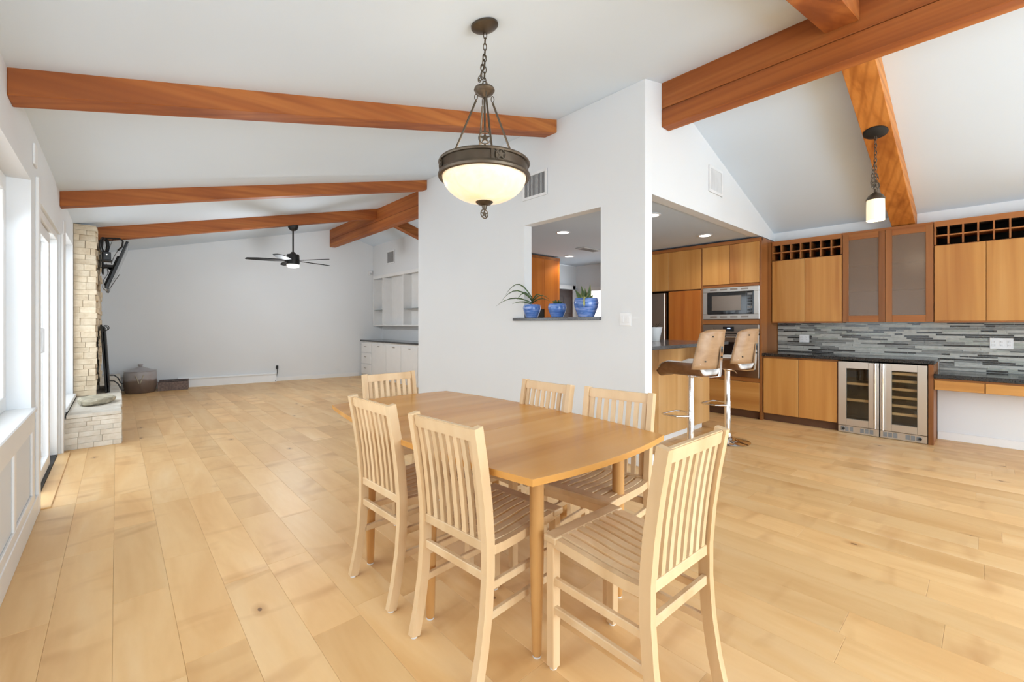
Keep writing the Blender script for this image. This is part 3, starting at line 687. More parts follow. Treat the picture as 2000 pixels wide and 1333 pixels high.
# wall oven
T, P = cab('wall_oven', 'stainless built-in wall oven with two knobs and a clock', 'oven', TX, 2.14, 0.575)
P('body', (TX + 0.01, 2.16, 0.58, TX + 0.5, 2.90, 1.30), M['blackM'])
K = P('control_panel', (TX - 0.022, 2.142, 1.195, TX + 0.008, 2.922, 1.322), M['steelD'], None, 0.003)
P('display', (TX - 0.0235, 2.47, 1.225, TX - 0.021, 2.625, 1.292), M['blackG'], K)
P('clock', (TX - 0.0245, 2.52, 1.262, TX - 0.023, 2.565, 1.276), M['clock'], K)
for y in (2.32, 2.775):
    bm = BM(); tube(bm, [(-0.022, y - 2.14, 0.682), (-0.050, y - 2.14, 0.682)], 0.022, 20); obj('knob', bm, M['steelD'], K, True)
D = P('door', (TX - 0.026, 2.142, 0.578, TX + 0.006, 2.922, 1.185), M['steelD'], None, 0.003)
P('window', (TX - 0.0275, 2.27, 0.78, TX - 0.025, 2.80, 1.07), M['blackG'], D)
bm = BM(); tube(bm, [(-0.068, 0.05, 0.565), (-0.068, 0.73, 0.565)], 0.011, 12); obj('handle', bm, M['steel'], D, True)
for y in (2.20, 2.86): P('handle_post', (TX - 0.068, y - 0.008, 1.132, TX - 0.02, y + 0.008, 1.148), M['steel'], D)
# pantry and cabinet over the fridge
T, P = cab('pantry_cabinet', 'tall cherry pantry door between the oven and the fridge', 'cabinet', TX, 2.952)
P('body', (TX + 0.008, 2.952, 0.10, XR, 3.480, 1.856), M['cabD'])
P('door', (TX - 0.012, 2.956, 0.115, TX + 0.008, 3.478, 1.850), M['pant'], None, 0.002)
P('kick_board', (TX + 0.05, 2.952, 0.0, TX + 0.07, 3.480, 0.10), M['kick'])
T, P = cab('bridge_cabinet', 'row of cherry cabinet doors above the fridge and pantry', 'cabinet', TX, 2.952, 1.862)
P('body', (TX + 0.008, 2.952, 1.862, XR, 4.46, 2.534), M['cabD'])
P('cornice', (TX - 0.008, 2.952, 2.488, TX + 0.008, 4.46, 2.536), M['cabR'])
for a, b in ((2.956, 3.478), (3.482, 3.965), (3.969, 4.456)): P('door', (TX - 0.012, a, 1.870, TX + 0.008, b, 2.484), M['cab'], None, 0.002)
T, P = cab('refrigerator', 'stainless refrigerator partly hidden behind the dividing wall', 'refrigerator', 6.52, 3.50)
P('body', (6.56, 3.50, 0.02, XR - 0.03, 4.44, 1.83), M['steelD'])
for a, b in ((3.502, 3.968), (3.972, 4.438)):
    D = P('door', (6.50, a, 0.72, 6.558, b, 1.828), M['steelD'], None, 0.006)
    hy = b - 0.05 if a < 3.9 else a + 0.05
    bm = BM(); tube(bm, [(-0.07, hy - 3.50, 0.85), (-0.07, hy - 3.50, 1.65)], 0.012, 10); obj('handle', bm, M['chrome'], D, True)
P('freezer_drawer', (6.50, 3.502, 0.04, 6.558, 4.438, 0.712), M['steelD'], None, 0.006)
# tall cabinets seen through the pass-through
T, P = cab('tall_pantry', 'orange tall cupboard seen through the pass-through opening', 'cabinet', 4.85, 5.33)
P('body', (4.85, 5.35, 0.0, 6.05, 5.94, 2.535), M['cabD'])
for a, b, z0, z1 in ((4.853, 5.25, 0.1, 1.62), (5.256, 5.645, 0.1, 1.42), (5.256, 5.645, 1.60, 2.49), (5.65, 6.045, 0.1, 2.49), (4.853, 5.25, 1.65, 2.49)): P('door', (a, 5.33, z0, b, 5.349, z1), M['pant'], None, 0.002)
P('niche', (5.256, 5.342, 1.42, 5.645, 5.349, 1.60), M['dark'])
P('cornice', (4.85, 5.322, 2.49, 6.05, 5.349, 2.537), M['cabR'])
# hall door and frame
D = struct(boxes('door_2', [(6.40, 5.90, 0, 6.48, 5.948, 2.14), (7.12, 5.90, 0, 7.20, 5.948, 2.14), (6.40, 5.90, 2.06, 7.20, 5.948, 2.14)], M['trim']))
L = pbox('door_leaf', (6.485, 5.915, 0.01, 7.115, 5.945, 2.05), M['door'], D)
for a, b in ((6.56, 6.78), (6.83, 7.05)):
    for z0, z1 in ((0.15, 0.75), (0.85, 1.45), (1.55, 1.9)): pbox('panel', (a, 5.905, z0, b, 5.916, z1), M['door'], L, 0.006)
D = struct(boxes('window_4', [(XR, 4.6, 0.0, XR + 0.06, 4.68, 2.02), (XR, 5.1, 0.0, XR + 0.06, 5.16, 2.02), (XR, 5.6, 0.0, XR + 0.06, 5.68, 2.02), (XR, 4.6, 2.02, XR + 0.06, 5.68, 2.1)], M['trim']))
for a, b in ((4.68, 5.1), (5.16, 5.6)): pbox('pane', (XR + 0.028, a, 0.0, XR + 0.033, b, 2.02), M['pane'], D)

# ================================================================== PENINSULA
T, P = cab('kitchen_peninsula', 'pale veneered breakfast peninsula behind the bar stools', 'peninsula', XC1 + 0.02, 2.45)
P('body', (XC1 + 0.02, 2.47, 0.10, 5.69, 3.10, 1.068), M['isl'])
for a, b in ((XC1 + 0.022, 4.416), (4.420, 5.712)): P('panel', (a, 2.45, 0.075, b, 2.469, 1.066), M['isl'], None, 0.002)
P('end_panel', (5.692, 2.47, 0.075, 5.712, 3.10, 1.066), M['isl'], None, 0.002)
P('kick_board', (XC1 + 0.02, 2.49, 0.0, 5.58, 2.51, 0.10), M['trim'])
tag(pbox('peninsula_countertop', (XC1 + 0.005, 2.22, 1.072, 5.74, 3.16, 1.11), M['graniteG'], None, 0.005), 'grey granite bar top on the peninsula', 'countertop')
T = thing('white_planter', 'white tapered pot on the peninsula beside the dividing wall', 'pot', (5.13, 2.9, 1.111))
bm = BM(); lathe(bm, [(0.0, 0), (0.06, 0), (0.092, 0.165), (0.096, 0.18), (0.088, 0.18), (0.078, 0.15), (0, 0.15)], 28); obj('pot_body', bm, M['white'], T, True)
bm = BM()
for k in range(9):
    a = k * 0.7; r = 0.03 + 0.008 * (k % 3); tube(bm, [(0, 0, 0.15), (r * math.cos(a), r * math.sin(a), 0.20), (2 * r * math.cos(a), 2 * r * math.sin(a), 0.215 + 0.01 * (k % 4))], [0.004, 0.003, 0.001], 5)
o = obj('dry_sprigs', bm, M['soil'], T)

# ================================================================== PASS-THROUGH SILL AND PLANTS
tag(pbox('granite_sill', (XC0 - 0.035, 2.632, 1.371, XC1 + 0.03, 3.922, 1.405), M['graniteG'], None, 0.003), 'dark granite shelf across the pass-through opening', 'shelf')
def pot(label, y, r, h, x=3.645):
    T = thing('blue_pot', label, 'potted plant', (x, y, 1.406), 0, 'blue glazed pots on the pass-through shelf')
    bm = BM(); lathe(bm, [(0, 0), (r * 0.62, 0), (r * 0.66, h * 0.04), (r * 0.93, h * 0.5), (r, h * 0.74), (r * 0.95, h * 0.92), (r * 0.90, h), (r * 0.80, h), (r * 0.84, h * 0.86), (0, h * 0.86)], 32)
    obj('pot_body', bm, M['cblue'], T, True)
    bm = BM(); lathe(bm, [(0, h * 0.9), (r * 0.83, h * 0.875)], 20); obj('soil', bm, M['soil'], T)
    return T
def blade(T, pts, w_, mat, name='leaf'):
    bm = BM(); n = len(pts); prev = None
    up = Vector((0, 0, 1))
    for i, p in enumerate(pts):
        p = Vector(p); d = Vector(pts[min(i + 1, n - 1)]) - Vector(pts[max(i - 1, 0)]); s_ = d.cross(Vector((0.3, 0.8, 0.5))).normalized()
        ww = w_ * (0.75 + 0.6 * math.sin(PI * min(1, i / (n - 1) + 0.15))) * (1 - (i / (n - 1)) ** 3 * 0.95)
        row = [bm.verts.new(p - s_ * ww), bm.verts.new(p + Vector((0, 0, -0.25 * ww)) + d.normalized() * 0), bm.verts.new(p + s_ * ww)]
        if prev:
            for k in range(2): bm.faces.new((prev[k], prev[k + 1], row[k + 1], row[k]))
        prev = row
    o = obj(name, bm, mat, T, True)
    so = o.modifiers.new('thick', 'SOLIDIFY'); so.thickness = 0.0015
    return o
T = pot('blue pot with a long arching spider plant on the shelf', 3.65, 0.105, 0.155)
for ang, ln, hh in ((1.5, 0.40, 0.10), (1.9, 0.36, 0.19), (1.35, 0.30, 0.26), (2.6, 0.22, 0.15), (-0.3, 0.24, 0.14), (-1.2, 0.26, 0.12), (-1.6, 0.30, 0.08), (0.6, 0.2, 0.16), (3.6, 0.22, 0.12), (1.7, 0.22, 0.05), (-2.2, 0.2, 0.1)):
    ca, sa = math.cos(ang) * 0.55, math.sin(ang)
    if sa > 0.2: ca, sa = -0.72, sa * 0.8
    blade(T, [(ca * ln * t_, sa * ln * t_, 0.14 + hh * math.sin(PI * min(1, 0.12 + t_ * 0.72)) - (0.05 if ln > 0.35 else 0.0) * t_ ** 3) for t_ in (0, 0.15, 0.3, 0.45, 0.6, 0.75, 0.88, 1.0)], 0.006, M['leaf'])
T = pot('blue pot with a low dark succulent, middle of the shelf', 3.25, 0.103, 0.15)
for k in range(14):
    a = k * 2.4; r = 0.015 + 0.003 * k
    blade(T, [(r * 0.4 * math.cos(a), r * 0.4 * math.sin(a), 0.135), (r * 0.9 * math.cos(a), r * 0.9 * math.sin(a), 0.165), (r * 1.35 * math.cos(a), r * 1.35 * math.sin(a), 0.20 - 0.002 * k)], 0.011, M['leaf'])
T = pot('largest blue pot with a yellow-edged snake plant', 2.845, 0.128, 0.195)
for dx, dy, h, lean in ((0.01, 0.02, 0.16, 0.05), (0.02, -0.01, 0.17, -0.03), (-0.03, 0.03, 0.12, 0.09), (-0.02, -0.03, 0.10, -0.05), (0.0, 0.0, 0.13, 0.01), (-0.04, -0.06, 0.05, -0.06), (0.03, 0.05, 0.09, 0.04)):
    pts = [(dx, dy + lean * t_, 0.17 + h * t_) for t_ in (0, 0.25, 0.5, 0.75, 1.0)]
    blade(T, pts, 0.021, M['leafY'], 'leaf_edge'); blade(T, [(p[0] - 0.004, p[1], p[2] + 0.001) for p in pts], 0.016, M['leaf'])
blade(T, [(-0.09, -0.06, 0.19), (-0.125, -0.075, 0.19), (-0.14, -0.085, 0.13), (-0.142, -0.085, 0.09)], 0.016, M['leafY'], 'drooping_leaf')

# ================================================================== VENTS, SWITCHES, DOWNLIGHTS
def vent(label, axis, at, w_, h_, n):
    T = thing('air_vent', label, 'air vent', at); T.rotation_euler = (0, 0, {'-x': 0, '-y': PI / 2, '+x': PI}[axis])
    pbox('back_plate', (-0.004, -w_ / 2, -h_ / 2, 0, w_ / 2, h_ / 2), M['vent'], T)
    f = 0.03
    for b in ((-0.014, -w_ / 2, h_ / 2 - f, -0.004, w_ / 2, h_ / 2), (-0.014, -w_ / 2, -h_ / 2, -0.004, w_ / 2, -h_ / 2 + f), (-0.014, -w_ / 2, -h_ / 2 + f, -0.004, -w_ / 2 + f, h_ / 2 - f), (-0.014, w_ / 2 - f, -h_ / 2 + f, -0.004, w_ / 2, h_ / 2 - f)):
        pbox('frame', b, M['white'], T)
    for k in range(n):
        y = -w_ / 2 + f + (w_ - 2 * f) * (k + 0.5) / n
        bm = BM(); box(bm, -0.0038, -0.0012, -h_ / 2 + f, 0.0038, 0.0012, h_ / 2 - f, M=Matrix.Translation((-0.009, y, 0)) @ Matrix.Rotation(0.7, 4, 'Z')); obj('slat', bm, M['white'], T)
    return T
vent('white air vent on the dividing wall behind the bowl pendant', '-x', (XC0 - 0.001, 3.57, 2.955), 0.40, 0.30, 16)
vent('square white air vent high on the wall over the kitchen opening', '-y', (5.145, YK - 0.001, 2.99), 0.36, 0.30, 14)
vent('small air vent above the living room shelves', '-x', (4.979, 9.88, 2.975), 0.40, 0.32, 12)
T = plate('light_switch', 'white double light switch on the dividing wall beside the opening', 'switch', '-x', (XC0 - 0.001, 2.348, 1.375), 0.125, 0.125, 2, kind='switch')
plate('wall_outlet', 'white outlet on the far wall with a black cord plugged in', 'outlet', '-y', (2.765, yfar(2.765) - 0.001, 0.36), 0.075, 0.115, 1)
T = thing('power_cord', 'black plug and cord hanging from the far wall outlet', 'cord', (2.765, yfar(2.765) - 0.012, 0.0))
pbox('plug', (-0.022, -0.035, 0.29, 0.022, 0.0, 0.365), M['black'], T, 0.004)
bm = BM(); tube(bm, [(0, -0.03, 0.30), (0.0, -0.035, 0.22), (-0.01, -0.03, 0.14), (-0.03, -0.035, 0.06), (-0.045, -0.05, 0.008)], 0.007, 8); obj('cable', bm, M['black'], T, True)
def downlight(label, x, y):
    T = thing('downlight', label, 'ceiling light', (x, y, 2.565), 0, 'recessed kitchen downlights')
    bm = BM(); lathe(bm, [(0.075, 0), (0.095, -0.001), (0.098, -0.006), (0.078, -0.010), (0.075, -0.004)], 32); obj('trim_ring', bm, M['white'], T, True)
    bm = BM(); lathe(bm, [(0, -0.005), (0.076, -0.005)], 32); obj('lens', bm, M['lit'], T)
    l = bpy.data.lights.new('downlight_lamp', 'SPOT'); l.energy = 16; l.spot_size = 2.5; l.spot_blend = 0.6; l.shadow_soft_size = 0.07; l.color = (1, 0.96, 0.90)
    o = bpy.data.objects.new('downlight_lamp', l); C.objects.link(o); o.parent = T; o.location = (0, 0, -0.02)
downlight('lit recessed downlight nearest the pass-through opening', 4.43, 3.845)
downlight('lit recessed downlight above the tall orange cupboard', 6.07, 5.12)
downlight('lit recessed downlight in front of the oven tower', 6.04, 2.651)
downlight('lit recessed downlight just beside the wall edge of the kitchen opening', 4.47, 2.56)
T = thing('ceiling_register', 'flat brown and grey register in the kitchen ceiling', 'air vent', (5.75, 4.43, 2.563))
pbox('frame', (-0.24, -0.09, -0.012, 0.24, 0.09, 0), M['ivory'], T, 0.003)
for k in range(9): pbox('slat', (-0.21 + k * 0.048, -0.07, -0.015, -0.185 + k * 0.048, 0.07, -0.011), M['vent'], T)

# ================================================================== DINING TABLE
TZ = 0.79
T = thing('dining_table', 'boat-shaped maple dining table with slim tapered legs', 'table', (1.52, 2.01, 0))
def half(y): return 0.452 + 0.088 * (1 - (y / 0.95) ** 2)
def end(x): return 0.945 + 0.045 * (1 - (x / 0.452) ** 2)
def leaf_poly(y0, y1):
    n = 10
    R = [(half(y0 + (y1 - y0) * i / n), y0 + (y1 - y0) * i / n) for i in range(n + 1)]
    Lf = [(-p[0], p[1]) for p in reversed(R)]
    top = [(half(y1) * (1 - 2 * i / n), end(half(y1) * (1 - 2 * i / n) * 0.452 / half(y1)) - 0.945 + y1) for i in range(1, n)] if abs(y1 - 0.945) < 1e-6 else []
    bot = [(-half(y0) * (1 - 2 * i / n), -(end(half(y0) * (1 - 2 * i / n) * 0.452 / half(y0)) - 0.945) + y0) for i in range(1, n)] if abs(y0 + 0.945) < 1e-6 else []
    return R + top + Lf + bot
for nm, a, b in (('end_leaf', -0.945, -0.3005), ('center_leaf', -0.300, 0.300), ('end_leaf', 0.3005, 0.945)):
    bm = BM(); prism(bm, leaf_poly(a, b), 0.026, Matrix.Translation((0, 0, TZ - 0.026)))
    bmesh.ops.bevel(bm, geom=[e for e in bm.edges if len(e.link_faces) == 2 and e.calc_face_angle(0) > 1.0], offset=0.0012, segments=1, affect='EDGES')
    obj(nm, bm, M['table'], T)
for b in ((-0.33, -0.80, 0.695, -0.31, 0.80, 0.762), (0.31, -0.80, 0.695, 0.33, 0.80, 0.762), (-0.31, -0.80, 0.695, 0.31, -0.78, 0.762), (-0.31, 0.78, 0.695, 0.31, 0.80, 0.762)): pbox('apron', b, M['tleg'], T)
for lx, ly in ((-0.277, -0.793), (0.29, -0.793), (-0.472, -0.312), (0.43, -0.316), (-0.478, 0.30), (0.43, 0.30), (-0.277, 0.79), (0.29, 0.79)):
    bm = BM(); lathe(bm, [(0, 0.008), (0.0165, 0.008), (0.019, 0.012), (0.027, 0.33), (0.029, 0.45), (0.029, TZ - 0.027), (0, TZ - 0.027)], 20, lx, ly); L = obj('leg', bm, M['tleg'], T, True)
    bm = BM(); lathe(bm, [(0, 0), (0.017, 0.001), (0.018, 0.007), (0, 0.0075)], 14, lx, ly); obj('glide', bm, M['white'], L, True)
for sx in (-1, 1):
    for sy in (-1, 1): pbox('latch', (sx * 0.40 - 0.02, sy * 0.87 - 0.012, TZ - 0.052, sx * 0.40 + 0.02, sy * 0.87 + 0.012, TZ - 0.027), M['steelD'], T, 0.003)

# ================================================================== DINING CHAIRS
BACK = [(-0.238, 0.008), (-0.212, 0.12), (-0.190, 0.26), (-0.180, 0.40), (-0.180, 0.52), (-0.192, 0.66), (-0.212, 0.80), (-0.240, 0.955)]
def yback(z):
    for (y0, z0), (y1, z1) in zip(BACK[:-1], BACK[1:]):
        if z <= z1: return y0 + (y1 - y0) * (z - z0) / (z1 - z0)
    return BACK[-1][0]
def strip(bm, path, wx, ty, x):
    """a bent stick in the y-z plane, wx wide across x, ty thick"""
    n = len(path); f = []; b = []
    for i, (y, z) in enumerate(path):
        d = Vector((path[min(i + 1, n - 1)][0] - path[max(i - 1, 0)][0], path[min(i + 1, n - 1)][1] - path[max(i - 1, 0)][1])).normalized()
        nx = Vector((d.y, -d.x)) * ty / 2; f.append((y + nx.x, z + nx.y)); b.append((y - nx.x, z - nx.y))
    R = [[bm.verts.new((x + sx * wx / 2, p[0], p[1])) for sx, p in ((-1, f[i]), (1, f[i]), (1, b[i]), (-1, b[i]))] for i in range(n)]
    for i in range(n - 1):
        for k in range(4): bm.faces.new((R[i][k], R[i][(k + 1) % 4], R[i + 1][(k + 1) % 4], R[i + 1][k]))
    bm.faces.new(R[0]); bm.faces.new(R[-1][::-1])
def make_chair(label):
    T = thing('dining_chair', label, 'chair', group='slatted dining chairs round the table')
    m = M['chair']
    for sx in (-1, 1):
        bm = BM(); strip(bm, BACK, 0.030, 0.042, sx * 0.197)
        bmesh.ops.bevel(bm, geom=[e for e in bm.edges if e.calc_face_angle(0) > 1.0], offset=0.004, segments=2, affect='EDGES')
        L = obj('back_post', bm, m, T); bm = BM(); lathe(bm, [(0, 0), (0.014, 0), (0.014, 0.008), (0, 0.009)], 12, sx * 0.197, -0.238); obj('glide', bm, M['white'], L)
        bm = BM(); box(bm, sx * 0.188 - 0.019, 0.216, 0.008, sx * 0.188 + 0.019, 0.254, 0.488, 0.004, 2)
        L = obj('leg', bm, m, T); bm = BM(); lathe(bm, [(0, 0), (0.015, 0), (0.015, 0.008), (0, 0.009)], 12, sx * 0.188, 0.235); obj('glide', bm, M['white'], L)
        bm = BM(); strip(bm, [(0.225, 0.497), (0.10, 0.490), (-0.02, 0.482), (-0.10, 0.480), (-0.170, 0.484)], 0.026, 0.036, sx * 0.194); obj('side_rail', bm, m, T)
        for z in (0.345, 0.235):
            pbox('stretcher', (sx * 0.192 - 0.010, yback(z) + 0.015, z - 0.015, sx * 0.192 + 0.010, 0.220, z + 0.015), m, T, 0.003)
    pbox('front_rail', (-0.216, 0.200, 0.492, 0.216, 0.262, 0.520), m, T, 0.006, 2)
    pbox('front_apron', (-0.17, 0.222, 0.45, 0.17, 0.244, 0.492), m, T, 0.002)
    pbox('rear_stretcher', (-0.184, yback(0.385) - 0.010, 0.368, 0.184, yback(0.385) + 0.010, 0.402), m, T, 0.003)
    pbox('back_rail', (-0.184, yback(0.5) - 0.012, 0.478, 0.184, yback(0.5) + 0.012, 0.516), m, T, 0.003)
    bm = BM(); hexa(bm, [(-0.184, yback(0.90) - 0.012, 0.898), (0.184, yback(0.90) - 0.012, 0.898), (0.184, yback(0.90) + 0.012, 0.898), (-0.184, yback(0.90) + 0.012, 0.898)],
         [(-0.184, yback(0.95) - 0.012, 0.950), (0.184, yback(0.95) - 0.012, 0.950), (0.184, yback(0.95) + 0.012, 0.950), (-0.184, yback(0.95) + 0.012, 0.950)])
    bmesh.ops.bevel(bm, geom=list(bm.edges), offset=0.004, segments=2, affect='EDGES'); obj('top_rail', bm, m, T)
    for k in range(8):
        x = -0.161 + k * 0.046
        bm = BM(); strip(bm, [(yback(z), z) for z in (0.512, 0.60, 0.70, 0.80, 0.90)], 0.024, 0.013, x); obj('back_slat', bm, m, T)
    for k in range(8):
        x = -0.161 + k * 0.046
        bm = BM(); strip(bm, [(0.205, 0.512), (0.12, 0.508), (0.03, 0.498), (-0.06, 0.493), (-0.14, 0.496), (-0.168, 0.500)], 0.031, 0.014, x); obj('seat_slat', bm, m, T)
    return T
R = math.radians
ch = make_chair('pale beech slatted chair in the right foreground at the near table end')
ch.location = (1.432, 0.895, 0); ch.rotation_euler = (0, 0, R(-1.5))
dup(ch, (1.187, 1.465, 0), R(-90 + 4.4), 'pale beech slatted chair with its back to us, left front of the table')
dup(ch, (1.168, 2.068, 0), R(-90 + 2.3), 'pale beech slatted chair on the left side, second from the camera')
dup(ch, (1.557, 2.878, 0), R(180), 'pale beech slatted chair at the far end of the table')
dup(ch, (1.832, 1.932, 0), R(90), 'pale beech slatted chair on the wall side of the table, farther from the bar stools')
dup(ch, (1.885, 1.395, 0), R(97), 'pale beech slatted chair on the wall side of the table, nearer the bar stools')

# ================================================================== BAR STOOLS
def sheet(name, f, nu, nv, thick, mat, parent):
    bm = BM(); G = [[bm.verts.new(f(-1 + 2 * i / nu, j / nv)) for j in range(nv + 1)] for i in range(nu + 1)]
    for i in range(nu):
        for j in range(nv): bm.faces.new((G[i][j], G[i + 1][j], G[i + 1][j + 1], G[i][j + 1]))
    o = obj(name, bm, mat, parent, True); s_ = o.modifiers.new('thick', 'SOLIDIFY'); s_.thickness = thick; s_.offset = 0
    return o
def make_stool(label):
    T = thing('bar_stool', label, 'stool', group='walnut and chrome bar stools')
    bm = BM(); lathe(bm, [(0, 0), (0.232, 0), (0.236, 0.006), (0.225, 0.014), (0.12, 0.030), (0.055, 0.055), (0.036, 0.085), (0.034, 0.10), (0, 0.10)], 48); obj('base', bm, M['chrome'], T, True)
    bm = BM(); lathe(bm, [(0, 0.09), (0.033, 0.09), (0.033, 0.46), (0.030, 0.465), (0.030, 0.80), (0.05, 0.815), (0.05, 0.828), (0, 0.828)], 28); obj('column', bm, M['chrome'], T, True)
    bm = BM(); tube(bm, [(-0.03, 0.0, 0.414), (-0.135, 0.07, 0.414), (-0.15, 0.21, 0.414), (-0.12, 0.245, 0.414), (0.12, 0.245, 0.414), (0.15, 0.21, 0.414), (0.135, 0.07, 0.414), (0.03, 0.0, 0.414)], 0.009, 10); obj('footrest', bm, M['chrome'], T, True)
    bm = BM(); tube(bm, [(0.03, -0.01, 0.81), (0.10, -0.03, 0.795), (0.135, -0.04, 0.765)], 0.005, 8); obj('lever', bm, M['chrome'], T, True)
    def seat(u, v):
        y = -0.20 + 0.47 * v; wd = 0.215 + 0.03 * math.sin(PI * v)
        a = abs(u); up = 0.125 * max(0, a - 0.45) ** 1.6 / 0.55 ** 1.6 * (1.0 - 0.55 * max(0, v - 0.7) / 0.3)
        rear = 0.0
        return (u * wd * (1.0 - 0.08 * up / 0.125), y + (-0.02 * a * a if v > 0.9 else 0), 0.835 + up + rear * (1 - a * a) - 0.03 * max(0, v - 0.85) / 0.15)
    sheet('seat_shell', seat, 20, 12, 0.014, M['stoolS'], T)
    def padf(u, v):
        p = seat(u * 0.93, -0.03 + 1.0 * v); return (p[0] * 0.97, p[1], p[2] + 0.026)
    sheet('seat_pad', padf, 20, 12, 0.038, M['pad'], T)
    def back(u, v):
        z = 0.905 + 0.375 * v; wd = 0.245 * (1 - 0.26 * v ** 1.3); th = u * 1.15
        zz = z - (0.035 * abs(u) ** 5 if v > 0.95 else 0)
        return (wd * math.sin(th) / math.sin(1.15), -0.255 + 0.17 * (1 - math.cos(th)) - 0.06 * v, zz)
    B = sheet('back_shell', back, 20, 10, 0.013, M['stool'], T)
    def bpad(u, v):
        p = back(u * 0.92, 0.04 + 0.92 * v); return (p[0] * 0.95, p[1] + 0.024, p[2])
    sheet('back_pad', bpad, 20, 10, 0.034, M['pad'], T)
    for u, v in ((-0.55, 0.2), (-0.45, 0.82), (0.62, 0.2), (0.5, 0.82)):
        p = Vector(back(u, v)); bm = BM(); tube(bm, [p + Vector((0, 0.004, 0)), p + Vector((u * 0.006, -0.014, 0))], 0.007, 10); obj('screw', bm, M['blackM'], B, True)
    bm = BM(); q = [Vector((0.02, -0.01, 0.822)), Vector((0.02, -0.21, 0.822)), Vector((0.02, -0.285, 0.835)), Vector((0.02, -0.292, 0.90)), Vector((0.02, -0.305, 1.12))]
    for a, b in zip(q[:-1], q[1:]):
        d = (b - a).normalized(); n_ = Vector((1, 0, 0)).cross(d).normalized() * 0.004
        hexa(bm, [a + n_ + Vector((-0.018, 0, 0)), a + n_ + Vector((0.018, 0, 0)), a - n_ + Vector((0.018, 0, 0)), a - n_ + Vector((-0.018, 0, 0))],
                 [b + n_ + Vector((-0.018, 0, 0)), b + n_ + Vector((0.018, 0, 0)), b - n_ + Vector((0.018, 0, 0)), b - n_ + Vector((-0.018, 0, 0))])
    K = obj('bracket', bm, M['chrome'], T)
    for z in (1.02, 1.09): pbox('bolt', (0.013, -0.312, z - 0.006, 0.027, -0.302, z + 0.006), M['blackM'], K, 0.002)
    return T
st = make_stool('walnut and chrome bar stool nearer the dividing wall'); st.location = (4.234, 2.0, 0)
st.rotation_euler = (0, 0, R(-6))
dup(st, (5.125, 1.995, 0), R(-6), 'walnut and chrome bar stool nearer the wall oven')

# ================================================================== BOWL PENDANT OVER THE TABLE
def link_mesh(a, b, r, name='link'):
    bm = BM(); tube(bm, [(a * math.cos(t_), 0, b * math.sin(t_)) for t_ in [2 * PI * k / 14 for k in range(14)]], r, 6, True)
    bmesh.ops.recalc_face_normals(bm, faces=bm.faces); me = bpy.data.meshes.new(name); bm.to_mesh(me); bm.free(); me.materials.append(M['bronze'])
    me.polygons.foreach_set('use_smooth', [True] * len(me.polygons)); return me
def chain(parent, pts, step, a, b, r):
    me = link_mesh(a, b, r); P_ = [Vector(p) for p in pts]; L = [0.0]
    for p, q in zip(P_[:-1], P_[1:]): L.append(L[-1] + (q - p).length)
    n = max(1, int(L[-1] / step)); k = 0
    for i in range(n):
        s_ = (i + 0.5) * L[-1] / n
        j = max(x for x in range(len(P_) - 1) if L[x] <= s_); f = (s_ - L[j]) / (L[j + 1] - L[j])
        p = P_[j].lerp(P_[j + 1], f); d = (P_[j + 1] - P_[j]).normalized()
        o = bpy.data.objects.new('chain_link', me); C.objects.link(o); o.parent = parent; o.location = p
        o.rotation_mode = 'QUATERNION'; o.rotation_quaternion = d.to_track_quat('Z', 'X') @ Matrix.Rotation(PI / 2 * (i % 2) + 0.4, 4, 'Z').to_quaternion()
def star_disc(name, parent, r, M4, mat):
    bm = BM(); prism(bm, star(r * 0.92), 0.006, M4 @ Matrix.Translation((0, 0, -0.003)))
    o = obj(name, bm, mat, parent)
    bm = BM(); tube(bm, [M4 @ Vector((r * math.cos(2 * PI * k / 24), r * math.sin(2 * PI * k / 24), 0)) for k in range(24)], r * 0.13, 6, True); obj('ring', bm, mat, o, True)
    return o
px_, py_ = 1.643, 2.051
T = thing('bowl_pendant', 'bronze pendant lamp with alabaster glass bowl hanging over the table', 'pendant lamp', (px_, py_, 1.955))
Z0 = 1.955
bm = BM(); lathe(bm, [(0, 0.0), (0.082, 0.0), (0.083, -0.012), (0.07, -0.022), (0.035, -0.036), (0.012, -0.044), (0, -0.046)], 36)
o = obj('canopy', bm, M['bronze'], T, True, (0, 0, 3.138 - Z0), (0, -math.atan(0.233), 0))
chain(T, [(0.006, 0, 3.095 - Z0), (0.0, 0, 2.78 - Z0)], 0.034, 0.010, 0.023, 0.0028)
chain(T, [(0.0, 0, 2.96 - Z0), (-0.02, -0.01, 2.87 - Z0), (-0.05, -0.015, 2.775 - Z0), (-0.03, -0.01, 2.80 - Z0), (-0.012, 0.0, 2.93 - Z0)], 0.036, 0.010, 0.023, 0.0028)
bm = BM(); lathe(bm, [(0, 2.765 - Z0), (0.014, 2.762 - Z0), (0.02, 2.755 - Z0), (0.06, 2.752 - Z0), (0.063, 2.742 - Z0), (0.050, 2.722 - Z0), (0.018, 2.704 - Z0), (0.012, 2.695 - Z0), (0, 2.695 - Z0)], 32); obj('hub', bm, M['bronze'], T, True)
bm = BM(); tube(bm, [(0.022 * math.cos(2 * PI * k / 20) + 0.008, 0, 2.775 - Z0 + 0.024 * math.sin(2 * PI * k / 20)) for k in range(20)], 0.004, 6, True); obj('loop', bm, M['bronze'], T, True)
BR, BZ0, BZ1 = 0.268, 2.208 - Z0, 2.302 - Z0
ang0 = R(42.3 + 4)
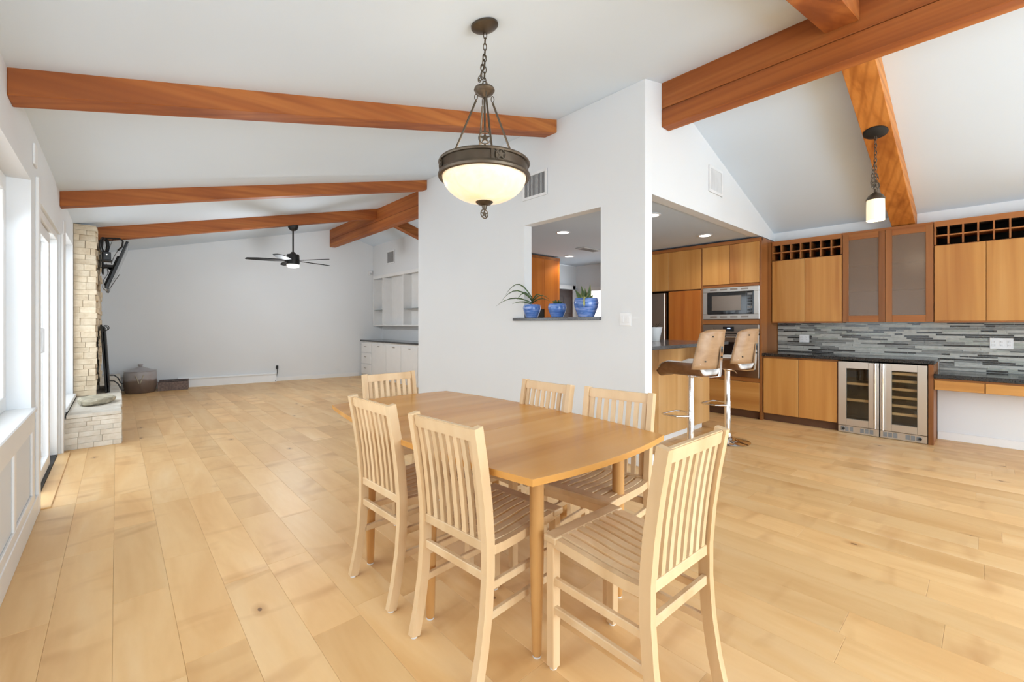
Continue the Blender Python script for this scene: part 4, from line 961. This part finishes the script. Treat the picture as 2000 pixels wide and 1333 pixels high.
for k in range(4):
    a = -ang0 + PI / 4 * 0 + k * PI / 2 + 0.35
    ca, sa = math.cos(a), math.sin(a)
    bm = BM(); tube(bm, [(0.052 * ca, 0.052 * sa, 2.672 - Z0), (0.205 * ca, 0.205 * sa, BZ1 - 0.01)], 0.0062, 8); obj('rod', bm, M['bronze'], T, True)
    chain(T, [(0.05 * ca, 0.05 * sa, 2.722 - Z0), (0.052 * ca, 0.052 * sa, 2.668 - Z0)], 0.028, 0.009, 0.018, 0.0026)
    bm = BM(); tube(bm, [(0.203 * ca, 0.203 * sa, BZ1 - 0.012), (0.262 * ca, 0.262 * sa, BZ1 - 0.016)], 0.006, 6); obj('arm', bm, M['bronze'], T, True)
bm = BM(); lathe(bm, [(BR - 0.012, BZ1 - 0.002), (BR + 0.004, BZ1), (BR + 0.008, BZ1 - 0.008), (BR + 0.004, BZ1 - 0.016), (BR - 0.006, BZ1 - 0.018), (BR - 0.008, BZ0 + 0.030), (BR + 0.004, BZ0 + 0.026), (BR + 0.010, BZ0 + 0.012), (BR + 0.006, BZ0), (BR - 0.006, BZ0 - 0.004), (BR - 0.014, BZ0 + 0.01), (BR - 0.014, BZ1 - 0.01), (BR - 0.012, BZ1 - 0.002)], 64)
B = obj('band', bm, M['bronze'], T, True)
for k in range(8):
    a = -ang0 - 1.45 + 0.62 + k * PI / 4 + (0.10 if k % 2 else -0.10) * 3.4
    m4 = Matrix.Rotation(a, 4, 'Z') @ Matrix.Translation((BR - 0.004, 0, (BZ0 + BZ1) / 2 + 0.004)) 
    bm = BM(); box(bm, -0.006, -0.007, -0.030, 0.007, 0.007, 0.030, M=m4); obj('band_bar', bm, M['bronze'], B)
for k in range(4):
    a = -R(42.3) - PI / 2 - 0.1 + (-1.15 + k * PI / 2 + 0.08) + 0.0
    m4 = Matrix.Rotation(a, 4, 'Z') @ Matrix.Translation((BR + 0.002, 0, (BZ0 + BZ1) / 2 + 0.004)) @ Matrix.Rotation(PI / 2, 4, 'Y') @ Matrix.Rotation(PI / 2, 4, 'Z')
    star_disc('star', B, 0.028, m4, M['bronze'])
prof = []
for i in range(17):
    t_ = i / 16 * PI / 2; prof.append(((BR - 0.016) * math.cos(t_) ** 0.92 if i < 16 else 0.0, BZ0 + 0.006 - 0.150 * math.sin(t_) ** 1.1))
bm = BM(); lathe(bm, prof, 56); obj('glass_bowl', bm, M['bowl'], T, True)
bz = BZ0 - 0.144
bm = BM(); lathe(bm, [(0, bz + 0.004), (0.052, bz + 0.012), (0.055, bz + 0.004), (0.04, bz - 0.010), (0.016, bz - 0.020), (0.012, bz - 0.04), (0, bz - 0.042)], 28); Fi = obj('finial', bm, M['bronze'], T, True)
vdir = Matrix.Rotation(-R(42.3), 4, 'Z') @ Matrix.Rotation(PI / 2, 4, 'X')
star_disc('finial_star', Fi, 0.026, Matrix.Translation((0, 0, bz - 0.068)) @ vdir @ Matrix.Rotation(0.7, 4, 'Y'), M['bronze'])
star_disc('center_star', T, 0.036, Matrix.Translation((-0.02, -0.03, 2.44 - Z0)) @ vdir, M['bronze'])
bm = BM(); tube(bm, [(-0.02, -0.03, 2.403 - Z0), (-0.02, -0.03, BZ1 - 0.03)], 0.006, 8); tube(bm, [(-0.02, -0.03, 2.478 - Z0), (-0.004, -0.006, 2.70 - Z0)], 0.006, 8); obj('center_rod', bm, M['bronze'], T, True)
l = bpy.data.lights.new('bowl_lamp', 'POINT'); l.energy = 2.5; l.color = (1, 0.9, 0.76); l.shadow_soft_size = 0.1
o = bpy.data.objects.new('bowl_lamp', l); C.objects.link(o); o.parent = T; o.location = (0, 0, 2.36 - Z0)
# small pendant on the fir rafter
mx, my = 5.184, 0.703; mz = zr(mx) - 0.20
T = thing('mini_pendant', 'small cream glass pendant on a dark chain under the fir rafter', 'pendant lamp', (mx, my, 2.288))
Z0 = 2.288
bm = BM(); lathe(bm, [(0, 0.0), (0.092, 0.0), (0.092, -0.008), (0.07, -0.02), (0.03, -0.034), (0, -0.037)], 32); obj('canopy', bm, M['blackM'], T, True, (0, 0, mz - Z0 - 0.002), (0, math.atan(0.317), 0))
chain(T, [(0, 0, mz - 0.04 - Z0), (0, 0, 2.655 - Z0)], 0.034, 0.010, 0.022, 0.003)
chain(T, [(0, 0, 2.86 - Z0), (-0.02, 0.015, 2.75 - Z0), (-0.03, 0.02, 2.63 - Z0), (-0.012, 0.008, 2.60 - Z0), (0.02, -0.015, 2.69 - Z0), (0.01, -0.008, 2.72 - Z0)], 0.036, 0.010, 0.022, 0.003)
star_disc('star', T, 0.036, Matrix.Translation((0, 0, 2.612 - Z0)) @ vdir, M['bronze'])
bm = BM(); lathe(bm, [(0, 0.295), (0.012, 0.29), (0.014, 0.262), (0.03, 0.25), (0.055, 0.228), (0.071, 0.198), (0.071, 0.188), (0, 0.188)], 28); obj('cap', bm, M['bronze'], T, True)
bm = BM(); lathe(bm, [(0.066, 0.19), (0.068, 0.10), (0.068, 0.0), (0.064, 0.0), (0.062, 0.19)], 32); obj('glass_shade', bm, M['shade'], T, True)
l = bpy.data.lights.new('mini_pendant_lamp', 'POINT'); l.energy = 3; l.color = (1, 0.85, 0.64); l.shadow_soft_size = 0.04
o = bpy.data.objects.new('mini_pendant_lamp', l); C.objects.link(o); o.parent = T; o.location = (0, 0, -0.03)

# ================================================================== CEILING FAN
fx, fy = 2.375, 8.52; fz = zl(fx) - 0.19
T = thing('ceiling_fan', 'black five-blade ceiling fan with a lit lamp in the living room', 'fan', (fx, fy, 2.345))
Z0 = 2.345
bm = BM(); lathe(bm, [(0, 0), (0.088, 0), (0.086, -0.03), (0.06, -0.075), (0.03, -0.09), (0, -0.09)], 32); obj('canopy', bm, M['blackM'], T, True, (0, 0, fz - Z0 - 0.004), (0, -math.atan(0.233), 0))
bm = BM(); tube(bm, [(0, 0, fz - 0.06 - Z0), (0, 0, 0.27)], 0.014, 12); obj('down_rod', bm, M['blackM'], T, True)
bm = BM(); lathe(bm, [(0, 0.30), (0.03, 0.295), (0.05, 0.262), (0.098, 0.25), (0.105, 0.23), (0.11, 0.10), (0.105, 0.065), (0, 0.065)], 36); obj('motor', bm, M['blackM'], T, True)
bm = BM(); lathe(bm, [(0, 0.015), (0.06, 0.015), (0.098, 0.03), (0.103, 0.066), (0, 0.067)], 32); obj('lamp_glass', bm, M['fanlit'], T, True)
for k in range(5):
    a = R(18) + k * 2 * PI / 5
    m4 = Matrix.Rotation(a, 4, 'Z') @ Matrix.Translation((0, 0, 0.135)) @ Matrix.Rotation(R(11), 4, 'X')
    bm = BM(); prism(bm, [(0.09, -0.045), (0.30, -0.075), (0.60, -0.07), (0.74, -0.045), (0.755, -0.02), (0.72, 0.03), (0.55, 0.055), (0.28, 0.05), (0.09, 0.03)], 0.012, m4); obj('blade', bm, M['fanblade'], T)
l = bpy.data.lights.new('fan_lamp', 'POINT'); l.energy = 60; l.color = (0.90, 0.95, 1.0); l.shadow_soft_size = 0.08
o = bpy.data.objects.new('fan_lamp', l); C.objects.link(o); o.parent = T; o.location = (0, 0, -0.06)

# ================================================================== LIVING ROOM BUILT-INS
bx = 4.63; yb1 = yfar(5.21) - 0.015
T, P = cab('sideboard', 'white built-in sideboard under the living room shelves', 'cabinet', bx, 7.2)
P('body', (bx + 0.02, 7.99, 0.06, 5.21, yb1, 0.895), M['built'])
P('kick_board', (bx + 0.05, 7.2, 0.0, bx + 0.07, yb1, 0.06), M['built'])
P('side_panel', (bx, 7.96, 0.06, 5.21, 7.985, 0.895), M['built']); P('recess_back', (bx + 0.3, 7.2, 0.06, bx + 0.32, 7.96, 0.895), M['ivory'])
def pull(y, z, D): 
    bm = BM(); tube(bm, [(-0.002, y - 0.04 - 7.2, z), (-0.022, y - 0.035 - 7.2, z), (-0.022, y + 0.035 - 7.2, z), (-0.002, y + 0.04 - 7.2, z)], 0.006, 6); obj('handle', bm, M['steelD'], D, True)
for z0, z1 in ((0.62, 0.86), (0.34, 0.60), (0.08, 0.32)):
    D = P('drawer', (bx, 10.23, z0, bx + 0.02, yb1 - 0.03, z1), M['built'], None, 0.004); pull(10.55, z1 - 0.09, D)
for a, b in ((9.44, 10.19), (8.725, 9.425), (8.0, 8.71)):
    D = P('door', (bx, a, 0.08, bx + 0.02, b, 0.84), M['built'], None, 0.004); pull(b - 0.38, 0.80, D)
P('worktop', (bx - 0.02, 7.2, 0.897, 5.21, yb1, 0.932), M['granite'], None, 0.003)
T, P = cab('wall_shelving', 'white recessed shelving with glass shelves above the sideboard', 'shelving', 4.97, 7.2, 1.285)
ye = yfar(5.0) - 0.02
P('bottom_board', (4.97, 7.2, 1.285, 5.21, ye, 1.315), M['built'])
P('top_rail', (4.965, 7.2, 2.50, 4.99, ye, 2.575), M['built']); P('back_board', (5.195, 7.2, 1.315, 5.215, ye, 2.555), M['built'])
for y in (ye - 0.045, 10.27, 9.24, 8.2, 7.25): P('divider', (4.97, y, 1.315, 5.195, y + 0.045, 2.50), M['built'])
for a, b in ((10.32, ye - 0.05), (8.25, 9.235)): P('glass_shelf', (4.985, a, 1.69, 5.19, b, 1.70), M['shelfglass'])
T = thing('motion_sensor', 'small white motion sensor in the far living room corner', 'sensor', (4.90, yfar(4.9) - 0.001, 2.66))
pbox('housing', (-0.045, -0.05, -0.06, 0.045, 0.0, 0.06), M['white'], T, 0.012, 2); pbox('lens', (-0.03, -0.056, -0.04, 0.03, -0.049, 0.01), M['ivory'], T, 0.003)
tag(pbox('cover_plate', (XL, 4.36, 2.42, XL + 0.012, 4.50, 2.56), M['trim'], None, 0.004, 2), 'blank white plate high on the window wall below the ceiling', 'wall plate')

# ================================================================== THINGS BY THE FIREPLACE
T = thing('television', 'flat black television tilted down on the chimney, seen edge-on', 'television', (-0.20, 9.15, 1.80))
# local: x away from the chimney, y along it
tilt = math.atan2(0.235, 0.71)
m4 = Matrix.Translation((0.21, 0, 0.395)) @ Matrix.Rotation(tilt, 4, 'Y')
bm = BM(); box(bm, -0.022, -0.62, -0.37, 0.016, 0.62, 0.37, 0.006, 1, m4); obj('cabinet', bm, M['black'], T)
bm = BM(); box(bm, 0.0165, -0.60, -0.34, 0.018, 0.60, 0.35, 0, 1, m4); obj('screen', bm, M['blackG'], T)
bm = BM(); box(bm, -0.050, -0.40, -0.32, -0.0225, 0.40, 0.15, 0.01, 1, m4); obj('rear_bulge', bm, M['black'], T)
bm = BM(); box(bm, -0.03, -0.62, -0.40, 0.012, -0.50, -0.372, 0.006, 1, m4); obj('speaker_foot', bm, M['ivory'], T)
pbox('mount_plate', (0.035, -0.12, 0.30, 0.055, 0.12, 0.62), M['blackM'], T, 0.003)
bm = BM(); tube(bm, [(0.05, 0, 0.40), (0.10, -0.10, 0.40), (0.16, 0, 0.37)], 0.022, 8); obj('mount_arm', bm, M['blackM'], T, True)
pbox('mount_arm', (0.05, -0.5, 0.36, 0.165, -0.42, 0.40), M['blackM'], T, 0.004)
T = thing('cable_box', 'small black device on a wall shelf behind the television', 'cable box', (-0.165, 8.255, 2.20))
pbox('shelf', (0.0, -0.10, 0.0, 0.12, 0.10, 0.014), M['blackM'], T, 0.002); pbox('shelf_bracket', (0.0, -0.02, -0.09, 0.012, 0.02, 0.16), M['blackM'], T, 0.002)
pbox('device', (0.03, -0.08, 0.015, 0.11, 0.08, 0.125), M['black'], T, 0.008, 2); pbox('led', (0.06, -0.082, 0.085, 0.072, -0.0795, 0.093), M['fanlit'], T)
T = thing('coiled_cables', 'coil of black cables hanging from the far rafter beside the chimney', 'cable', (-0.165, 8.445, 1.75))
for k, (r, dx) in enumerate(((0.085, 0.03), (0.075, 0.04), (0.08, 0.052))):
    bm = BM(); tube(bm, [(dx + 0.4 * r * math.cos(t_), 0.8 * r * math.cos(t_), 0.70 + 1.25 * r * math.sin(t_)) for t_ in [2 * PI * i / 24 for i in range(24)]], 0.012, 6, True); obj('coil', bm, M['black'], T, True)
for pts, r in (([(0.05, 0, 0.80), (0.20, 0, 0.815), (0.235, 0, 0.78), (0.225, 0, 0.70), (0.18, 0, 0.64)], 0.013), ([(0.18, 0, 0.64), (0.14, 0, 0.55), (0.11, 0, 0.44)], 0.004), ([(0.13, 0, 0.80), (0.10, 0, 0.70), (0.08, 0, 0.6)], 0.003),
               ([(0.06, 0, 0.44), (0.075, 0, 0.30), (0.03, 0, 0.20), (0.02, 0, 0.10), (0.05, 0, 0.06), (0.10, 0, 0.10), (0.15, 0, 0.20), (0.20, 0, 0.30)], 0.004), ([(0.05, 0, 0.42), (0.10, 0, 0.28), (0.11, 0, 0.18), (0.15, 0, 0.24)], 0.003)):
    bm = BM(); tube(bm, pts, r, 6); obj('cable', bm, M['black'], T, True)
# fire screen, folded flat against the chimney
T = thing('fire_screen', 'dark iron fire screen leaning at the chimney on the hearth', 'fire screen', (-0.165, 8.30, HZ + 0.002))
def lean(z): return 0.052 - 0.052 * z / 0.93
for k, (dx, y0, y1, hh) in enumerate(((0.0, 0.0, 0.95, 0.93), (0.028, 0.03, 0.98, 0.90))):
    bm = BM()
    hexa(bm, [(dx + lean(0), y0, 0), (dx + lean(0) + 0.016, y0, 0), (dx + lean(0) + 0.016, y1, 0), (dx + lean(0), y1, 0)], [(dx + lean(hh), y0, hh), (dx + lean(hh) + 0.016, y0, hh), (dx + lean(hh) + 0.016, y1, hh), (dx + lean(hh), y1, hh)])
    obj('panel', bm, M['blackM'], T)
    bm = BM(); tube(bm, [(dx + lean(0) + 0.008, y0 - 0.01, 0.0), (dx + lean(hh) + 0.008, y0 - 0.01, hh + 0.02)], 0.011, 8); obj('edge_rod', bm, M['blackM'], T, True)
for dx, z in ((0.055, 0.905), (0.04, 0.895)):
    bm = BM(); tube(bm, [(dx + 0.035 * math.cos(t_), 0.0 + 0.01 * math.sin(t_), z + 0.035 * math.sin(t_)) for t_ in [2 * PI * i / 18 for i in range(18)]], 0.005, 6, True); obj('ring_handle', bm, M['blackM'], T, True)
for y in (0.02, 0.95):
    bm = BM(); tube(bm, [(0.08, y, 0.16), (0.14, y, 0.155), (0.185, y, 0.11), (0.205, y, 0.05), (0.225, y, 0.012), (0.25, y, 0.008)], 0.008, 8); obj('foot', bm, M['blackM'], T, True)
# pale flat stone on the hearth
bm = BM(); n = 22; rings = []
for j, (s_, z) in enumerate(((0.82, 0.0), (1.0, 0.018), (1.0, 0.055), (0.86, 0.072))):
    rings.append([bm.verts.new((s_ * 0.165 * (1 + 0.16 * math.sin(3 * t_ + 1) + random.uniform(-0.05, 0.05)) * math.cos(t_), s_ * 0.27 * (1 + 0.1 * math.sin(2 * t_) + random.uniform(-0.05, 0.05)) * math.sin(t_), z + random.uniform(-0.006, 0.006) * (j > 0))) for t_ in [2 * PI * k / n for k in range(n)]])
for A, B in zip(rings[:-1], rings[1:]):
    for k in range(n): bm.faces.new((A[k], A[(k + 1) % n], B[(k + 1) % n], B[k]))
bm.faces.new(rings[0][::-1]); bm.faces.new(rings[-1])
o = obj('stone_slab', bm, M['log'], None, False, (-0.19, 7.28, HZ + 0.006)); tag(o, 'loose flat pale stone lying on the hearth', 'stone')
# stoneware crock
T = thing('stoneware_crock', 'large lidded grey stoneware crock on the floor past the hearth', 'crock', (0.345, 11.12, 0))
bm = BM(); lathe(bm, [(0, 0), (0.21, 0), (0.23, 0.03), (0.252, 0.16), (0.254, 0.30), (0.244, 0.40), (0.237, 0.415), (0.22, 0.41), (0, 0.40)], 40); Bd = obj('body', bm, M['crock'], T, True)
bm = BM(); lathe(bm, [(0, 0.56), (0.03, 0.555), (0.042, 0.54), (0.035, 0.52), (0.025, 0.505), (0.09, 0.478), (0.17, 0.445), (0.248, 0.425), (0.249, 0.417), (0, 0.417)], 40); obj('lid', bm, M['steelD'] if 0 else M['crock'], T, True)
for side in (-1, 1):
    bm = BM(); m4 = Matrix.Rotation(-R(88) , 4, 'Z')
    tube(bm, [m4 @ Vector((0.252, 0.0 + side * 0.01 - 0.03, 0.20)), m4 @ Vector((0.258, side * 0.03 - 0.03, 0.27)), m4 @ Vector((0.253, side * 0.06 - 0.03, 0.355))], 0.009, 6); obj('twig_mark', bm, M['log'], Bd, True)
T = thing('low_box', 'low open woven grey box on the floor beside the crock', 'box', (0.86, 11.16, 0), R(-9))
for b in ((-0.24, -0.14, 0, 0.24, -0.125, 0.175), (-0.24, 0.125, 0, 0.24, 0.14, 0.185), (-0.24, -0.125, 0, -0.225, 0.125, 0.175), (0.225, -0.125, 0, 0.24, 0.125, 0.19)): pbox('side', b, M['box'], T, 0.003)
pbox('bottom', (-0.225, -0.125, 0, 0.225, 0.125, 0.012), M['boxin'], T)
for b in ((-0.245, -0.145, 0.175, 0.245, -0.122, 0.183), (-0.245, 0.122, 0.185, 0.245, 0.145, 0.193)): pbox('rim', b, M['boxin'], T)

# the lamps carry the light of these glowing glasses
for k_ in ('bowl', 'shade', 'lit', 'fanlit', 'clock'): M[k_].cycles.emission_sampling = 'NONE'
